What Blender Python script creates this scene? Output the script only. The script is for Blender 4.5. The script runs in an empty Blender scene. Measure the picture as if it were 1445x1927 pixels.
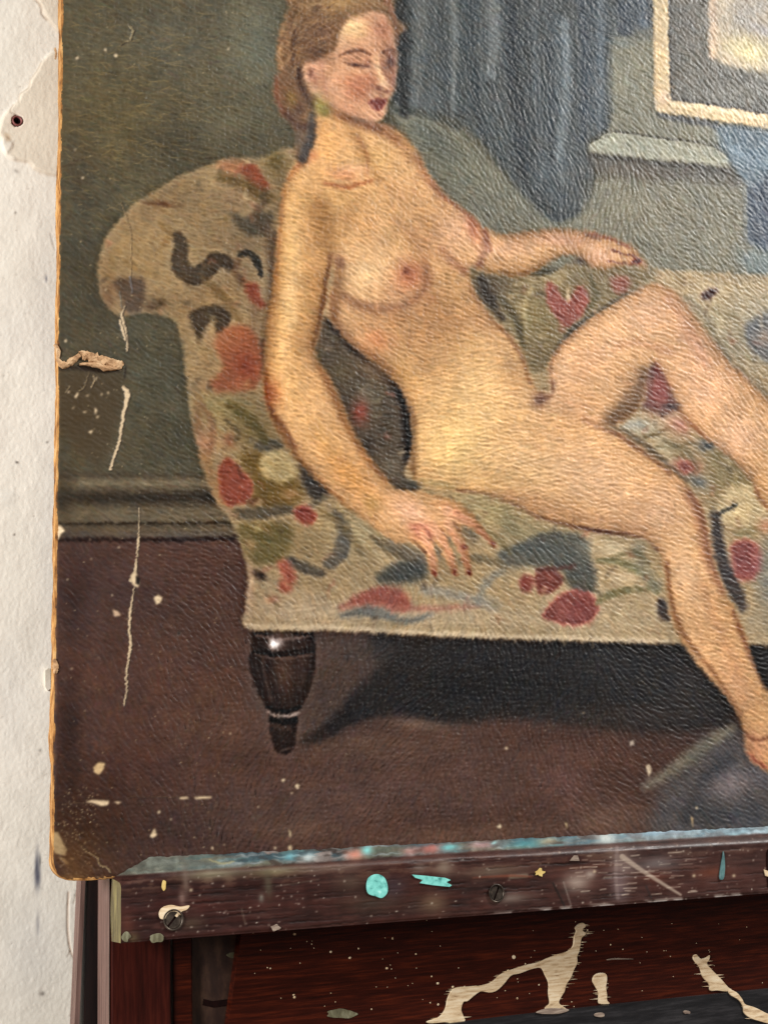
import bpy, bmesh, math, random
import numpy as np
from mathutils import Matrix, Vector
random.seed(4); rng = np.random.default_rng(11)
SC = bpy.context.scene
# ------------------------------------------------------------------ camera geometry
FPX, CX, CY = 2500.0, 722.5, 963.5            # lens of the photograph in its own pixels (1445 x 1927)
def unit(a): return a/np.linalg.norm(a)
Hc = unit(np.array([5380., 347., 2500.]))
Vc = np.array([-500., -10260., 2500.]); Vc = unit(Vc-Hc*(Vc@Hc))
Nc = np.cross(Hc, Vc)
if Nc[2] > 0: Nc = -Nc
Oc = np.array([(98-CX)/FPX*1.3, (1660-CY)/FPX*1.3, 1.3])
R = np.array([Hc, Vc, Nc]); Cb = -R@Oc          # board frame: u right, v up the board, n out of it
LEAN = math.radians(10)
B = np.array([[1, 0, 0], [0, math.sin(LEAN), -math.cos(LEAN)], [0, math.cos(LEAN), math.sin(LEAN)]])
ORG = np.array([0, 0, 1.0])
MB = Matrix([[*B[0], ORG[0]], [*B[1], ORG[1]], [*B[2], ORG[2]], [0, 0, 0, 1]])
Cw = B@Cb+ORG
def P(px, py, n=0.0):                            # photo pixel -> point of the plane n in the board frame
    d = R@np.array([(px-CX)/FPX, (py-CY)/FPX, 1.0]); t = (n-Cb[2])/d[2]
    return Cb+d*t
def to_px(p):                                    # board-frame points (k,3) -> photo pixels
    q = (p-Cb)@R
    return CX+FPX*q[..., 0]/q[..., 2], CY+FPX*q[..., 1]/q[..., 2]
def w2b(p): return (p-ORG)@B

cam = bpy.data.cameras.new('camera'); co = bpy.data.objects.new('camera', cam); SC.collection.objects.link(co)
M3 = np.array([B@R@np.array([1, 0, 0]), -(B@R@np.array([0, 1, 0])), -(B@R@np.array([0, 0, 1]))]).T
co.matrix_world = Matrix([[*M3[0], Cw[0]], [*M3[1], Cw[1]], [*M3[2], Cw[2]], [0, 0, 0, 1]])
cam.sensor_fit = 'VERTICAL'; cam.sensor_height = 36; cam.lens = 36*FPX/1927; cam.clip_start = .05; cam.clip_end = 60
SC.camera = co
# ------------------------------------------------------------------ light
W = bpy.data.worlds.new('World'); SC.world = W; W.use_nodes = True
W.node_tree.nodes['Background'].inputs[0].default_value = (1, .98, .95, 1)
W.node_tree.nodes['Background'].inputs[1].default_value = .22
SC.view_settings.view_transform = 'Standard'; SC.view_settings.look = 'None'
SC.view_settings.exposure = 0; SC.view_settings.gamma = 1
def area(name, loc, target, size, size_y, power, col):
    l = bpy.data.lights.new(name, 'AREA'); l.shape = 'RECTANGLE'; l.size = size; l.size_y = size_y
    l.energy = power; l.color = col
    o = bpy.data.objects.new(name, l); SC.collection.objects.link(o)
    o.location = loc; o.rotation_euler = (Vector(target)-Vector(loc)).to_track_quat('-Z', 'Y').to_euler()
area('window_light', (4.6, -1.6, 5.0), (.5, 0, 1.6), 1.3, 1.8, 480, (1.0, .985, .95))
area('wall_fill_light', (-1.8, -.9, 1.6), (.0, .2, 1.4), .6, .6, 60, (1.0, .995, .97))  # unseen fill lamp added to brighten the wall strip and board edge
# ------------------------------------------------------------------ object helpers
def link(o, parent=None):
    SC.collection.objects.link(o)
    if parent: o.parent = parent
    return o
def thing(name, label, cat, mat=None):
    o = bpy.data.objects.new(name, None); link(o); o.empty_display_size = .05
    if mat is not None: o.matrix_world = mat
    o['label'] = label; o['category'] = cat
    return o
def mesh_obj(name, verts, faces, mat, parent=None, smooth=False, label=None, kind=None):
    me = bpy.data.meshes.new(name); me.from_pydata([tuple(map(float, v)) for v in verts], [], faces); me.update()
    if smooth: me.polygons.foreach_set('use_smooth', [True]*len(me.polygons))
    if mat: me.materials.append(mat)
    o = link(bpy.data.objects.new(name, me), parent)
    if label: o['label'] = label
    if kind: o['kind'] = kind
    return o
def grid_obj(name, Pts, rgb, mat, parent=None, label=None):        # Pts (ny,nx,3), rgb (ny,nx,3) 0..255 sRGB
    ny, nx = Pts.shape[:2]
    me = bpy.data.meshes.new(name)
    idx = np.arange(ny*nx, dtype=np.int32).reshape(ny, nx)
    q = np.stack([idx[:-1, :-1], idx[:-1, 1:], idx[1:, 1:], idx[1:, :-1]], -1).reshape(-1, 4)
    me.vertices.add(ny*nx); me.vertices.foreach_set('co', Pts.astype(np.float32).ravel())
    me.loops.add(q.size); me.loops.foreach_set('vertex_index', q.ravel())
    me.polygons.add(len(q)); me.polygons.foreach_set('loop_start', np.arange(0, q.size, 4, dtype=np.int32))
    try: me.polygons.foreach_set('loop_total', np.full(len(q), 4, np.int32))
    except Exception: pass
    me.polygons.foreach_set('use_smooth', np.ones(len(q), bool))
    me.update(calc_edges=True)
    if rgb is not None:
        c = np.clip(rgb/255., 0, 1); lin = np.where(c <= .04045, c/12.92, ((c+.055)/1.055)**2.4)
        a = me.color_attributes.new('paint', 'FLOAT_COLOR', 'POINT')
        a.data.foreach_set('color', np.concatenate([lin, np.ones(lin.shape[:2]+(1,))], -1).astype(np.float32).ravel())
    me.materials.append(mat)
    o = link(bpy.data.objects.new(name, me), parent)
    if label: o['label'] = label
    return o
# ------------------------------------------------------------------ materials
def S(r, g, b):
    f = lambda c: c/12.92 if c <= .04045 else ((c+.055)/1.055)**2.4
    return (f(r/255), f(g/255), f(b/255), 1)
def newmat(name, rough=.5, spec=.5):
    m = bpy.data.materials.new(name); m.use_nodes = True; nt = m.node_tree
    b = nt.nodes['Principled BSDF']; b.inputs['Roughness'].default_value = rough
    b.inputs['Specular IOR Level'].default_value = spec
    return m, nt, b
def noise_node(nt, scale, detail=6, rough=.6, vec=None, mapscale=None, rot=None):
    tc = nt.nodes.new('ShaderNodeTexCoord'); mp = nt.nodes.new('ShaderNodeMapping'); n = nt.nodes.new('ShaderNodeTexNoise')
    nt.links.new(tc.outputs['Object'], mp.inputs[0])
    if mapscale: mp.inputs['Scale'].default_value = mapscale
    if rot: mp.inputs['Rotation'].default_value = rot
    nt.links.new(mp.outputs[0], n.inputs['Vector'])
    n.inputs['Scale'].default_value = scale; n.inputs['Detail'].default_value = detail; n.inputs['Roughness'].default_value = rough
    return n
def bump(nt, b, src, strength, dist, prev=None):
    bp = nt.nodes.new('ShaderNodeBump'); bp.inputs['Strength'].default_value = strength; bp.inputs['Distance'].default_value = dist
    nt.links.new(src, bp.inputs['Height'])
    if prev: nt.links.new(prev.outputs[0], bp.inputs['Normal'])
    nt.links.new(bp.outputs[0], b.inputs['Normal']); return bp
def attr_mat(name, rough, spec, bscale, bdist, rvar=.12):
    m, nt, b = newmat(name, rough, spec)
    a = nt.nodes.new('ShaderNodeAttribute'); a.attribute_name = 'paint'
    nt.links.new(a.outputs['Color'], b.inputs['Base Color'])
    n = noise_node(nt, bscale, 4, .7); bump(nt, b, n.outputs['Fac'], .6, bdist)
    n2 = noise_node(nt, bscale*.08, 4, .6); mr = nt.nodes.new('ShaderNodeMapRange')
    mr.inputs['From Min'].default_value = .3; mr.inputs['From Max'].default_value = .7
    mr.inputs['To Min'].default_value = rough-rvar; mr.inputs['To Max'].default_value = rough+rvar
    nt.links.new(n2.outputs['Fac'], mr.inputs[0]); nt.links.new(mr.outputs[0], b.inputs['Roughness'])
    return m
def ramp_mat(name, cols, scale, mapscale, rough=.5, spec=.5, bd=.0004, detail=8, extra=None):
    m, nt, b = newmat(name, rough, spec)
    n = noise_node(nt, scale, detail, .62, mapscale=mapscale)
    cr = nt.nodes.new('ShaderNodeValToRGB'); e = cr.color_ramp.elements
    e[0].position = cols[0][0]; e[0].color = S(*cols[0][1]); e[1].position = cols[-1][0]; e[1].color = S(*cols[-1][1])
    for p, c in cols[1:-1]:
        k = e.new(p); k.color = S(*c)
    nt.links.new(n.outputs['Fac'], cr.inputs[0])
    out = cr.outputs[0]
    if extra:                                    # second, broader stain
        n3 = noise_node(nt, extra[0], 5, .6, mapscale=extra[3] if len(extra) > 3 else None); c3 = nt.nodes.new('ShaderNodeValToRGB')
        c3.color_ramp.elements[0].position = extra[1]; c3.color_ramp.elements[1].position = extra[1]+.12
        nt.links.new(n3.outputs['Fac'], c3.inputs[0]); mx = nt.nodes.new('ShaderNodeMixRGB')
        nt.links.new(c3.outputs[0], mx.inputs[0]); nt.links.new(out, mx.inputs[1]); mx.inputs[2].default_value = S(*extra[2]); out = mx.outputs[0]
    nt.links.new(out, b.inputs['Base Color'])
    bump(nt, b, n.outputs['Fac'], .8, bd)
    return m
M_PAINT = attr_mat('oil_paint', .50, .13, 900, .00012)
M_WALL = attr_mat('plaster', .85, .2, 420, .0004, .05)
M_BAR = attr_mat('paint_spattered_wood', .42, .22, 700, .0002)
M_FIBRE = ramp_mat('worn_fibreboard', [(.34, (84, 54, 30)), (.46, (158, 108, 58)), (.58, (196, 148, 90)), (.72, (216, 180, 128))], 70, (1, .6, 2), .85, .2, .001)
M_PAPER = ramp_mat('torn_paper', [(.3, (120, 84, 56)), (.5, (184, 146, 108)), (.7, (216, 186, 148))], 90, None, .8, .2, .0008)
M_MAHOG = ramp_mat('mahogany_stain', [(.28, (30, 7, 3)), (.5, (53, 16, 7)), (.72, (84, 31, 13))], 20, (1.0, 18, 4), .4, .12, .0002)
M_POST = ramp_mat('dark_stained_post', [(.3, (34, 10, 6)), (.5, (56, 18, 12)), (.72, (78, 30, 20))], 14, (14, 1, 14), .45, .14, .0003)
M_POSTL = ramp_mat('paler_wood_edge', [(.3, (82, 60, 54)), (.5, (112, 86, 78)), (.72, (134, 106, 98))], 14, (22, 1, 22), .6, .4, .0003)  # paler than the post: its lit side put into the colour
M_BLACKLEG = ramp_mat('black_stained_leg', [(.3, (14, 8, 8)), (.6, (28, 14, 12)), (.72, (40, 20, 18))], 14, (14, 1, 14), .5, .4, .0003)
M_STREAK = ramp_mat('grimy_strip', [(.3, (28, 14, 10)), (.48, (50, 30, 22)), (.7, (92, 66, 50))], 22, (2, .8, 2), .6, .4, .0006, extra=(9, .60, (84, 76, 58)))
M_BLACK = ramp_mat('black_paint', [(.3, (16, 15, 17)), (.5, (30, 29, 31)), (.72, (56, 54, 56))], 12, (1.5, 14, 4), .45, .2, .0003)
M_CREAM = ramp_mat('cream_drip_paint', [(.3, (142, 108, 74)), (.44, (212, 184, 146)), (.58, (230, 208, 174)), (.75, (240, 224, 196))], 42, (1.2, 9, 4), .5, .4, .0002)
M_CREAM2 = ramp_mat('thin_cream_wash', [(.3, (90, 70, 64)), (.5, (140, 122, 108)), (.7, (176, 160, 142))], 60, (1, 9, 3), .6, .4, .0002)
M_TURQ = ramp_mat('turquoise_paint', [(.34, (66, 140, 136)), (.46, (116, 200, 190)), (.6, (136, 220, 210)), (.7, (176, 238, 230))], 130, None, .5, .4, .0004)
M_YEL = ramp_mat('yellow_paint', [(.3, (190, 156, 80)), (.6, (226, 200, 128)), (.7, (240, 220, 160))], 70, None, .5, .4, .0004)
M_OLIVE = ramp_mat('olive_paint', [(.3, (70, 66, 48)), (.5, (104, 100, 76)), (.7, (142, 140, 116))], 70, (3, 1, 1), .5, .4, .0004)
M_TEAL = ramp_mat('teal_paint', [(.3, (60, 96, 98)), (.6, (96, 134, 134)), (.7, (120, 160, 160))], 70, None, .4, .4, .0004)
M_SCREW = ramp_mat('old_screw', [(.3, (34, 28, 24)), (.5, (66, 56, 48)), (.7, (104, 92, 80))], 120, None, .4, .6, .0003)
M_SCREW.node_tree.nodes['Principled BSDF'].inputs['Metallic'].default_value = .6
M_PLUG = ramp_mat('red_plastic_plug', [(.3, (96, 48, 48)), (.6, (150, 92, 88)), (.7, (176, 120, 112))], 200, None, .5, .4, .0002)
M_DARK = ramp_mat('hole_dark', [(.3, (16, 6, 6)), (.7, (34, 14, 12))], 100, None, .9, .1, .0002)
M_PLAIN = ramp_mat('flaking_limewash', [(.3, (206, 196, 178)), (.5, (226, 217, 202)), (.7, (238, 231, 218))], 40, None, .85, .2, .0008)

# ------------------------------------------------------------------ numpy paint box
def vnoise(ny, nx, cell, seed):                  # smooth value noise, cell in samples
    r = np.random.default_rng(seed); cy, cx = (cell, cell) if np.isscalar(cell) else cell
    gy, gx = int(ny/cy)+4, int(nx/cx)+4; g = r.random((gy, gx))
    y = np.arange(ny)/cy; x = np.arange(nx)/cx; yi = y.astype(int); xi = x.astype(int)
    fy = y-yi; fx = x-xi; fy = (fy*fy*(3-2*fy))[:, None]; fx = (fx*fx*(3-2*fx))[None]
    a = g[yi][:, xi]; b = g[yi][:, xi+1]; c = g[yi+1][:, xi]; d = g[yi+1][:, xi+1]
    return (a*(1-fx)+b*fx)*(1-fy)+(c*(1-fx)+d*fx)*fy
def fbm(ny, nx, cell, seed, octs=4, gain=.5):
    out = 0; amp = 1; tot = 0
    c = np.array([cell, cell] if np.isscalar(cell) else cell, float)
    for k in range(octs):
        out = out+amp*vnoise(ny, nx, tuple(np.maximum(c, 1.01)), seed+k*17); tot += amp; amp *= gain; c = c/2
    return out/tot
def bblur1(a, r, ax):
    if r < 1: return a
    a = np.moveaxis(a, ax, 0); n = a.shape[0]
    p = np.concatenate([np.repeat(a[:1], r+1, 0), a, np.repeat(a[-1:], r, 0)]); c = np.cumsum(p, 0)
    return np.moveaxis((c[2*r+1:]-c[:-2*r-1])/(2*r+1), 0, ax)
def blur(a, s):                                  # about a gaussian of sigma s samples
    r = int(round(s)); 
    if s < .4: return a
    if r < 1: r = 1
    for _ in range(2 if s > 1 else 1): a = bblur1(bblur1(a, r, 0), r, 1)
    return a
def spline(pts, closed, k=8):
    p = np.array(pts, float); n = len(p)
    if n < 3: return p
    out = []
    rngk = range(n) if closed else range(n-1)
    for i in rngk:
        if closed: a, b, c, d = p[i-1], p[i], p[(i+1) % n], p[(i+2) % n]
        else: a, b, c, d = p[max(i-1, 0)], p[i], p[i+1], p[min(i+2, n-1)]
        for t in np.arange(k)/k:
            out.append(.5*((2*b)+(c-a)*t+(2*a-5*b+4*c-d)*t*t+(-a+3*b-3*c+d)*t**3))
    if not closed: out.append(p[-1])
    return np.array(out)
class Canvas:
    def __init__(s, x0, y0, x1, y1, step, base):
        s.x0, s.y0, s.st = x0, y0, step; s.nx = int((x1-x0)/step); s.ny = int((y1-y0)/step)
        s.c = np.zeros((s.ny, s.nx, 3)); s.c[:] = base; s.h = np.zeros((s.ny, s.nx)); s.clip = None
    def win(s, xa, ya, xb, yb):
        i0 = max(0, int((xa-s.x0)/s.st)); i1 = min(s.nx, int((xb-s.x0)/s.st)+2)
        j0 = max(0, int((ya-s.y0)/s.st)); j1 = min(s.ny, int((yb-s.y0)/s.st)+2)
        return (j0, j1, i0, i1) if i1 > i0 and j1 > j0 else None
    def xy(s, w):
        return (s.x0+s.st*(np.arange(w[2], w[3])+.5))[None], (s.y0+s.st*(np.arange(w[0], w[1])+.5))[:, None]
    def put(s, w, m, col, a, dh=0):
        sl = (slice(w[0], w[1]), slice(w[2], w[3])); m = m*a
        if s.clip is not None: m = m*s.clip[sl]
        if col is not None: s.c[sl] += (np.array(col, float)-s.c[sl])*m[..., None]
        if dh: s.h[sl] += dh*m
    def pmask(s, pts, soft=2, smooth=True, pad=None):
        p = spline(pts, True) if smooth else np.array(pts, float)
        pad = soft*3+4
        w = s.win(p[:, 0].min()-pad, p[:, 1].min()-pad, p[:, 0].max()+pad, p[:, 1].max()+pad)
        if w is None: return None, None
        nyw, nxw = w[1]-w[0], w[3]-w[2]; acc = np.zeros((nyw*2, nxw+1), np.int32)
        X = (p[:, 0]-s.x0)/s.st-w[2]; Y = ((p[:, 1]-s.y0)/s.st-w[0])*2
        for i in range(len(p)):
            xa, ya, xb, yb = X[i-1], Y[i-1], X[i], Y[i]
            if ya == yb: continue
            if ya > yb: xa, ya, xb, yb = xb, yb, xa, ya
            r = np.arange(max(0, math.ceil(ya-.5)), min(nyw*2, math.ceil(yb-.5)))
            if len(r) == 0: continue
            xc = xa+(r+.5-ya)/(yb-ya)*(xb-xa)
            np.add.at(acc, (r, np.clip(np.round(xc), 0, nxw).astype(int)), 1)
        m = (np.cumsum(acc, 1)[:, :nxw] % 2).astype(float); m = (m[0::2]+m[1::2])/2
        return w, blur(m, soft/s.st)
    def poly(s, pts, col, soft=2, a=1., smooth=True, dh=0):
        w, m = s.pmask(pts, soft, smooth)
        if w: s.put(w, m, col, a, dh)
    def stroke(s, pts, wd, col, soft=1.5, a=1., dh=0):
        wd = [wd]*len(pts) if np.isscalar(wd) else wd
        q = spline([(p[0], p[1]) for p in pts], False, 6); ww = np.interp(np.linspace(0, 1, len(q)), np.linspace(0, 1, len(wd)), wd)/2
        pad = ww.max()+soft*2+2
        w = s.win(q[:, 0].min()-pad, q[:, 1].min()-pad, q[:, 0].max()+pad, q[:, 1].max()+pad)
        if w is None: return
        x, y = s.xy(w); best = np.full((w[1]-w[0], w[3]-w[2]), 1e9)
        for i in range(len(q)-1):
            ax, ay = q[i]; bx, by = q[i+1]; dx, dy = bx-ax, by-ay; L2 = dx*dx+dy*dy+1e-9
            t = np.clip(((x-ax)*dx+(y-ay)*dy)/L2, 0, 1)
            best = np.minimum(best, np.hypot(x-ax-t*dx, y-ay-t*dy)-(ww[i]*(1-t)+ww[i+1]*t))
        s.put(w, np.clip(.5-best/(2*soft), 0, 1), col, a, dh)
    def blob(s, cx, cy, rx, ry, col, a=.6, ang=0, dh=0):
        R_ = max(rx, ry)*2.4; w = s.win(cx-R_, cy-R_, cx+R_, cy+R_)
        if w is None: return
        x, y = s.xy(w); c_, s_ = math.cos(math.radians(ang)), math.sin(math.radians(ang))
        u = ((x-cx)*c_+(y-cy)*s_)/rx; v = (-(x-cx)*s_+(y-cy)*c_)/ry
        s.put(w, np.exp(-(u*u+v*v)), col, a, dh)
    def sample(s, arr, px, py):
        x = np.clip((px-s.x0)/s.st-.5, 0, s.nx-1.001); y = np.clip((py-s.y0)/s.st-.5, 0, s.ny-1.001)
        xi = x.astype(int); yi = y.astype(int); fx = x-xi; fy = y-yi
        if arr.ndim == 3: fx = fx[..., None]; fy = fy[..., None]
        return (arr[yi, xi]*(1-fx)+arr[yi, xi+1]*fx)*(1-fy)+(arr[yi+1, xi]*(1-fx)+arr[yi+1, xi+1]*fx)*fy
def lic(src, th, steps, ds):                     # smear noise along a direction field
    ny, nx = src.shape; yy, xx = np.mgrid[0:ny, 0:nx].astype(np.float32); out = src.copy(); c0 = np.cos(th); s0 = np.sin(th)
    for sg in (1, -1):
        x = xx.copy(); y = yy.copy()
        for _ in range(steps):
            xi = np.clip(x, 0, nx-1).astype(np.int32); yi = np.clip(y, 0, ny-1).astype(np.int32)
            x = x+sg*ds*c0[yi, xi]; y = y+sg*ds*s0[yi, xi]
            xi = np.clip(x, 0, nx-1).astype(np.int32); yi = np.clip(y, 0, ny-1).astype(np.int32); out = out+src[yi, xi]
    return out/(2*steps+1)
def norm(a): a = a-a.mean(); return a/(a.std()+1e-9)
# ------------------------------------------------------------------ the picture painted on the board (flat artwork), coordinates in photo pixels
ST = 1.5
cv = Canvas(60, -90, 1570, 1730, ST, (72, 70, 60))
def wall_part():
    c = cv
    c.poly([(60,-90),(1600,-90),(1600,560),(900,560),(480,420),(60,420)], (80,76,62), 30, 1, False)
    c.blob(190,60,90,80,(84,80,66),.5); c.blob(220,230,80,110,(86,78,54),.5,20); c.blob(150,330,50,90,(60,56,50),.6); c.blob(160,560,70,150,(64,62,54),.6)
    c.blob(360,60,150,110,(84,84,76),.6); c.blob(480,90,60,110,(106,108,94),.8); c.blob(440,210,70,70,(92,88,72),.6); c.blob(330,270,60,45,(58,58,52),.6)
    c.blob(290,700,60,130,(74,74,62),.6); c.blob(150,770,50,70,(62,50,36),.7); c.blob(330,830,50,60,(64,64,54),.5)
    # curtain and wall behind the shoulders
    c.poly([(736,-90),(1232,-90),(1232,62),(1152,78),(1148,228),(1105,268),(1118,330),(1112,372),(1072,412),(1030,412),(978,360),(930,300),(880,240),(800,205),(746,205)], (78,86,90), 5, 1)
    c.stroke([(748,-20),(752,100),(758,200)], 34, (58,62,64), 12, .9)
    c.stroke([(815,-20),(812,90),(800,190)], 62, (92,98,100), 16, .8); c.stroke([(878,-20),(880,120),(905,230)], 44, (76,86,90), 12, .8)
    c.stroke([(920,-20),(925,60),(915,120)], 46, (98,104,106), 12, .8); c.stroke([(985,-20),(985,120),(1000,300)], 60, (62,70,76), 14, .85)
    c.stroke([(1050,60),(1055,180),(1050,330)], 40, (92,104,112), 13, .8); c.stroke([(1115,-20),(1120,100),(1118,220)], 48, (74,86,98), 12, .8)
    c.stroke([(1075,-20),(1080,60)], 30, (70,76,80), 10, .7); c.stroke([(1190,-20),(1195,45)], 50, (66,80,96), 10, .8)
    c.stroke([(1030,340),(1055,390)], 50, (70,80,88), 10, .8); c.blob(1040,290,20,60,(100,114,122),.5,10); c.blob(1055,330,18,12,(120,132,138),.6,40)
    c.poly([(738,205),(800,215),(870,250),(930,310),(985,370),(1040,415),(1090,410),(1110,370),(1130,340),(1400,345),(1405,460),(1600,470),(1600,560),(1150,520),(880,460),(820,350)], (112,111,97), 5, 1)
    c.blob(870,300,60,60,(106,106,90),.6,45); c.blob(820,265,60,22,(80,86,82),.7,35); c.blob(830,370,22,60,(88,88,80),.6,-30); c.blob(960,420,60,30,(104,102,90),.6)
    c.blob(1010,460,130,14,(120,117,100),.4); c.stroke([(742,206),(800,215),(860,240)], 14, (68,74,74), 6, .7)
    # mantel at the right
    c.poly([(1148,78),(1180,68),(1232,58),(1240,208),(1345,238),(1345,270),(1160,252),(1148,230)], (120,118,102), 4, 1)
    c.blob(1180,120,30,60,(132,128,108),.5); c.blob(1165,80,40,10,(104,112,112),.5)
    c.poly([(1108,275),(1150,250),(1330,275),(1372,300),(1370,318),(1290,306),(1110,290)], (150,149,130), 3, 1, False)
    c.stroke([(1155,248),(1230,258),(1312,268)], 4, (88,84,74), 1.6, .9)
    c.poly([(1105,286),(1200,298),(1370,318),(1395,345),(1390,360),(1240,335),(1105,320)], (84,80,74), 6, .95, False)
    c.poly([(1070,330),(1100,300),(1112,330),(1108,372),(1085,400)], (78,80,80), 8, .8)
    c.blob(1210,330,70,20,(98,90,82),.7,5); c.poly([(1120,345),(1250,350),(1402,362),(1402,500),(1100,500),(1090,420)], (120,116,99), 14, .9)
    c.blob(1180,380,50,40,(130,124,106),.5); c.blob(1300,420,70,50,(126,121,104),.5); c.blob(1230,470,80,30,(112,110,97),.5)
    c.poly([(1340,232),(1445,242),(1620,262),(1620,480),(1446,474),(1402,455),(1403,350),(1372,305)], (92,110,124), 4, 1, False)
    c.poly([(1402,360),(1445,330),(1620,330),(1620,470),(1446,474),(1405,452)], (62,74,92), 7, .9, False); c.blob(1385,285,40,14,(112,134,150),.7,20)
    c.poly([(1380,468),(1620,480),(1620,530),(1400,520)], (108,122,124), 7, .8, False)
    c.stroke([(1240,216),(1300,228),(1350,236)], 9, (78,84,96), 4, .8)
    c.poly([(736,-90),(1232,-90),(1232,62),(1152,78),(1148,228),(1105,268),(1118,330),(1112,372),(1072,412),(1030,412),(978,360),(930,300),(880,240),(800,205),(746,205)], (60,66,70), 5, .42)
    w, m = c.pmask([(736,-90),(1232,-90),(1232,62),(1152,78),(1148,228),(1105,268),(1118,330),(1112,372),(1072,412),(1030,412),(978,360),(930,300),(880,240),(800,205),(746,205)], 3); cm_ = np.zeros((c.ny, c.nx)); cm_[w[0]:w[1], w[2]:w[3]] = m; c.clip = cm_
    for pts, wd, col, a in (([(752,-20),(756,100),(762,210)], [26,24,18], (48,52,55), .85), ([(792,-20),(790,80),(780,190)], 22, (98,102,102), .7), ([(850,-20),(856,90),(850,220)], [16,14,10], (118,122,120), .55), ([(828,-20),(832,100),(846,230)], 12, (66,72,76), .7), ([(890,-20),(886,120),(915,270)], [18,22,14], (60,68,74), .75), ([(925,-20),(930,70),(922,140)], 20, (116,120,120), .6), ([(962,-20),(968,150),(985,330)], [18,24,18], (52,59,66), .85), ([(1004,-20),(1008,140),(1020,330)], [12,14,16], (84,92,98), .6), ([(1032,0),(1036,160),(1040,300)], [10,14,10], (60,68,76), .7), ([(1062,40),(1066,180),(1050,300)], [14,18,14], (112,122,128), .65), ([(1092,-20),(1100,120),(1096,260)], [14,16,10], (60,70,82), .75), ([(1128,-20),(1130,110),(1128,240)], [14,14,8], (92,104,114), .6), ([(1170,-20),(1176,60)], 26, (56,68,82), .8), ([(1210,-20),(1212,50)], 16, (84,96,110), .6), ([(960,300),(1010,370),(1050,405),(1085,395)], [8,16,20,12], (54,60,64), .7)): c.stroke(pts, wd, col, 5, a)
    c.clip = None
    c.stroke([(1108,276),(1130,262),(1150,251),(1235,262),(1330,276),(1370,300)], 3, (176,174,154), 1.6, .6); c.stroke([(1108,292),(1200,303),(1290,312),(1372,322)], 7, (66,62,58), 3, .75); c.stroke([(1148,80),(1150,150),(1148,232)], 4, (88,90,84), 2, .6); c.stroke([(1402,352),(1403,452)], 4, (140,136,118), 2, .6)
    # painted picture frame
    c.poly([(1250,-90),(1700,-90),(1700,260),(1260,200)], (97,95,90), 2, 1, False)
    c.blob(1300,100,30,90,(104,101,92),.6); c.blob(1400,180,70,20,(112,110,100),.6); c.blob(1290,40,20,50,(86,82,78),.6)
    c.poly([(1330,-90),(1700,-90),(1700,190),(1445,137),(1400,128),(1362,122),(1352,110),(1335,105)], (166,150,128), 5, 1, False)
    c.stroke([(1338,-40),(1342,60),(1340,105)], 14, (190,156,128), 5, .8); c.blob(1400,25,60,28,(150,142,132),.9,-15); c.blob(1365,20,16,30,(186,168,140),.6)
    c.blob(1410,96,50,26,(222,206,150),.9,16); c.blob(1445,60,40,12,(140,136,140),.9,18); c.blob(1380,118,30,10,(204,182,150),.6,20); c.blob(1500,100,60,50,(170,160,130),.6)
    c.poly([(1226,-90),(1256,-90),(1258,90),(1262,188),(1330,196),(1445,215),(1700,258),(1700,288),(1445,242),(1340,226),(1242,211),(1231,205),(1230,90)], (196,170,128), 1.6, 1, False)
    c.stroke([(1228,0),(1231,100),(1234,204)], 4, (168,142,106), 1.5, .7); c.stroke([(1266,196),(1340,206),(1446,226)], 10, (214,196,156), 4, .6)
    c.blob(1250,185,12,16,(210,180,156),.7); c.stroke([(1259,0),(1261,100),(1264,184)], 3.5, (66,62,60), 1.5, .8); c.stroke([(1266,186),(1340,196),(1446,214)], 3, (74,70,74), 1.5, .7)
wall_part()
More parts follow.
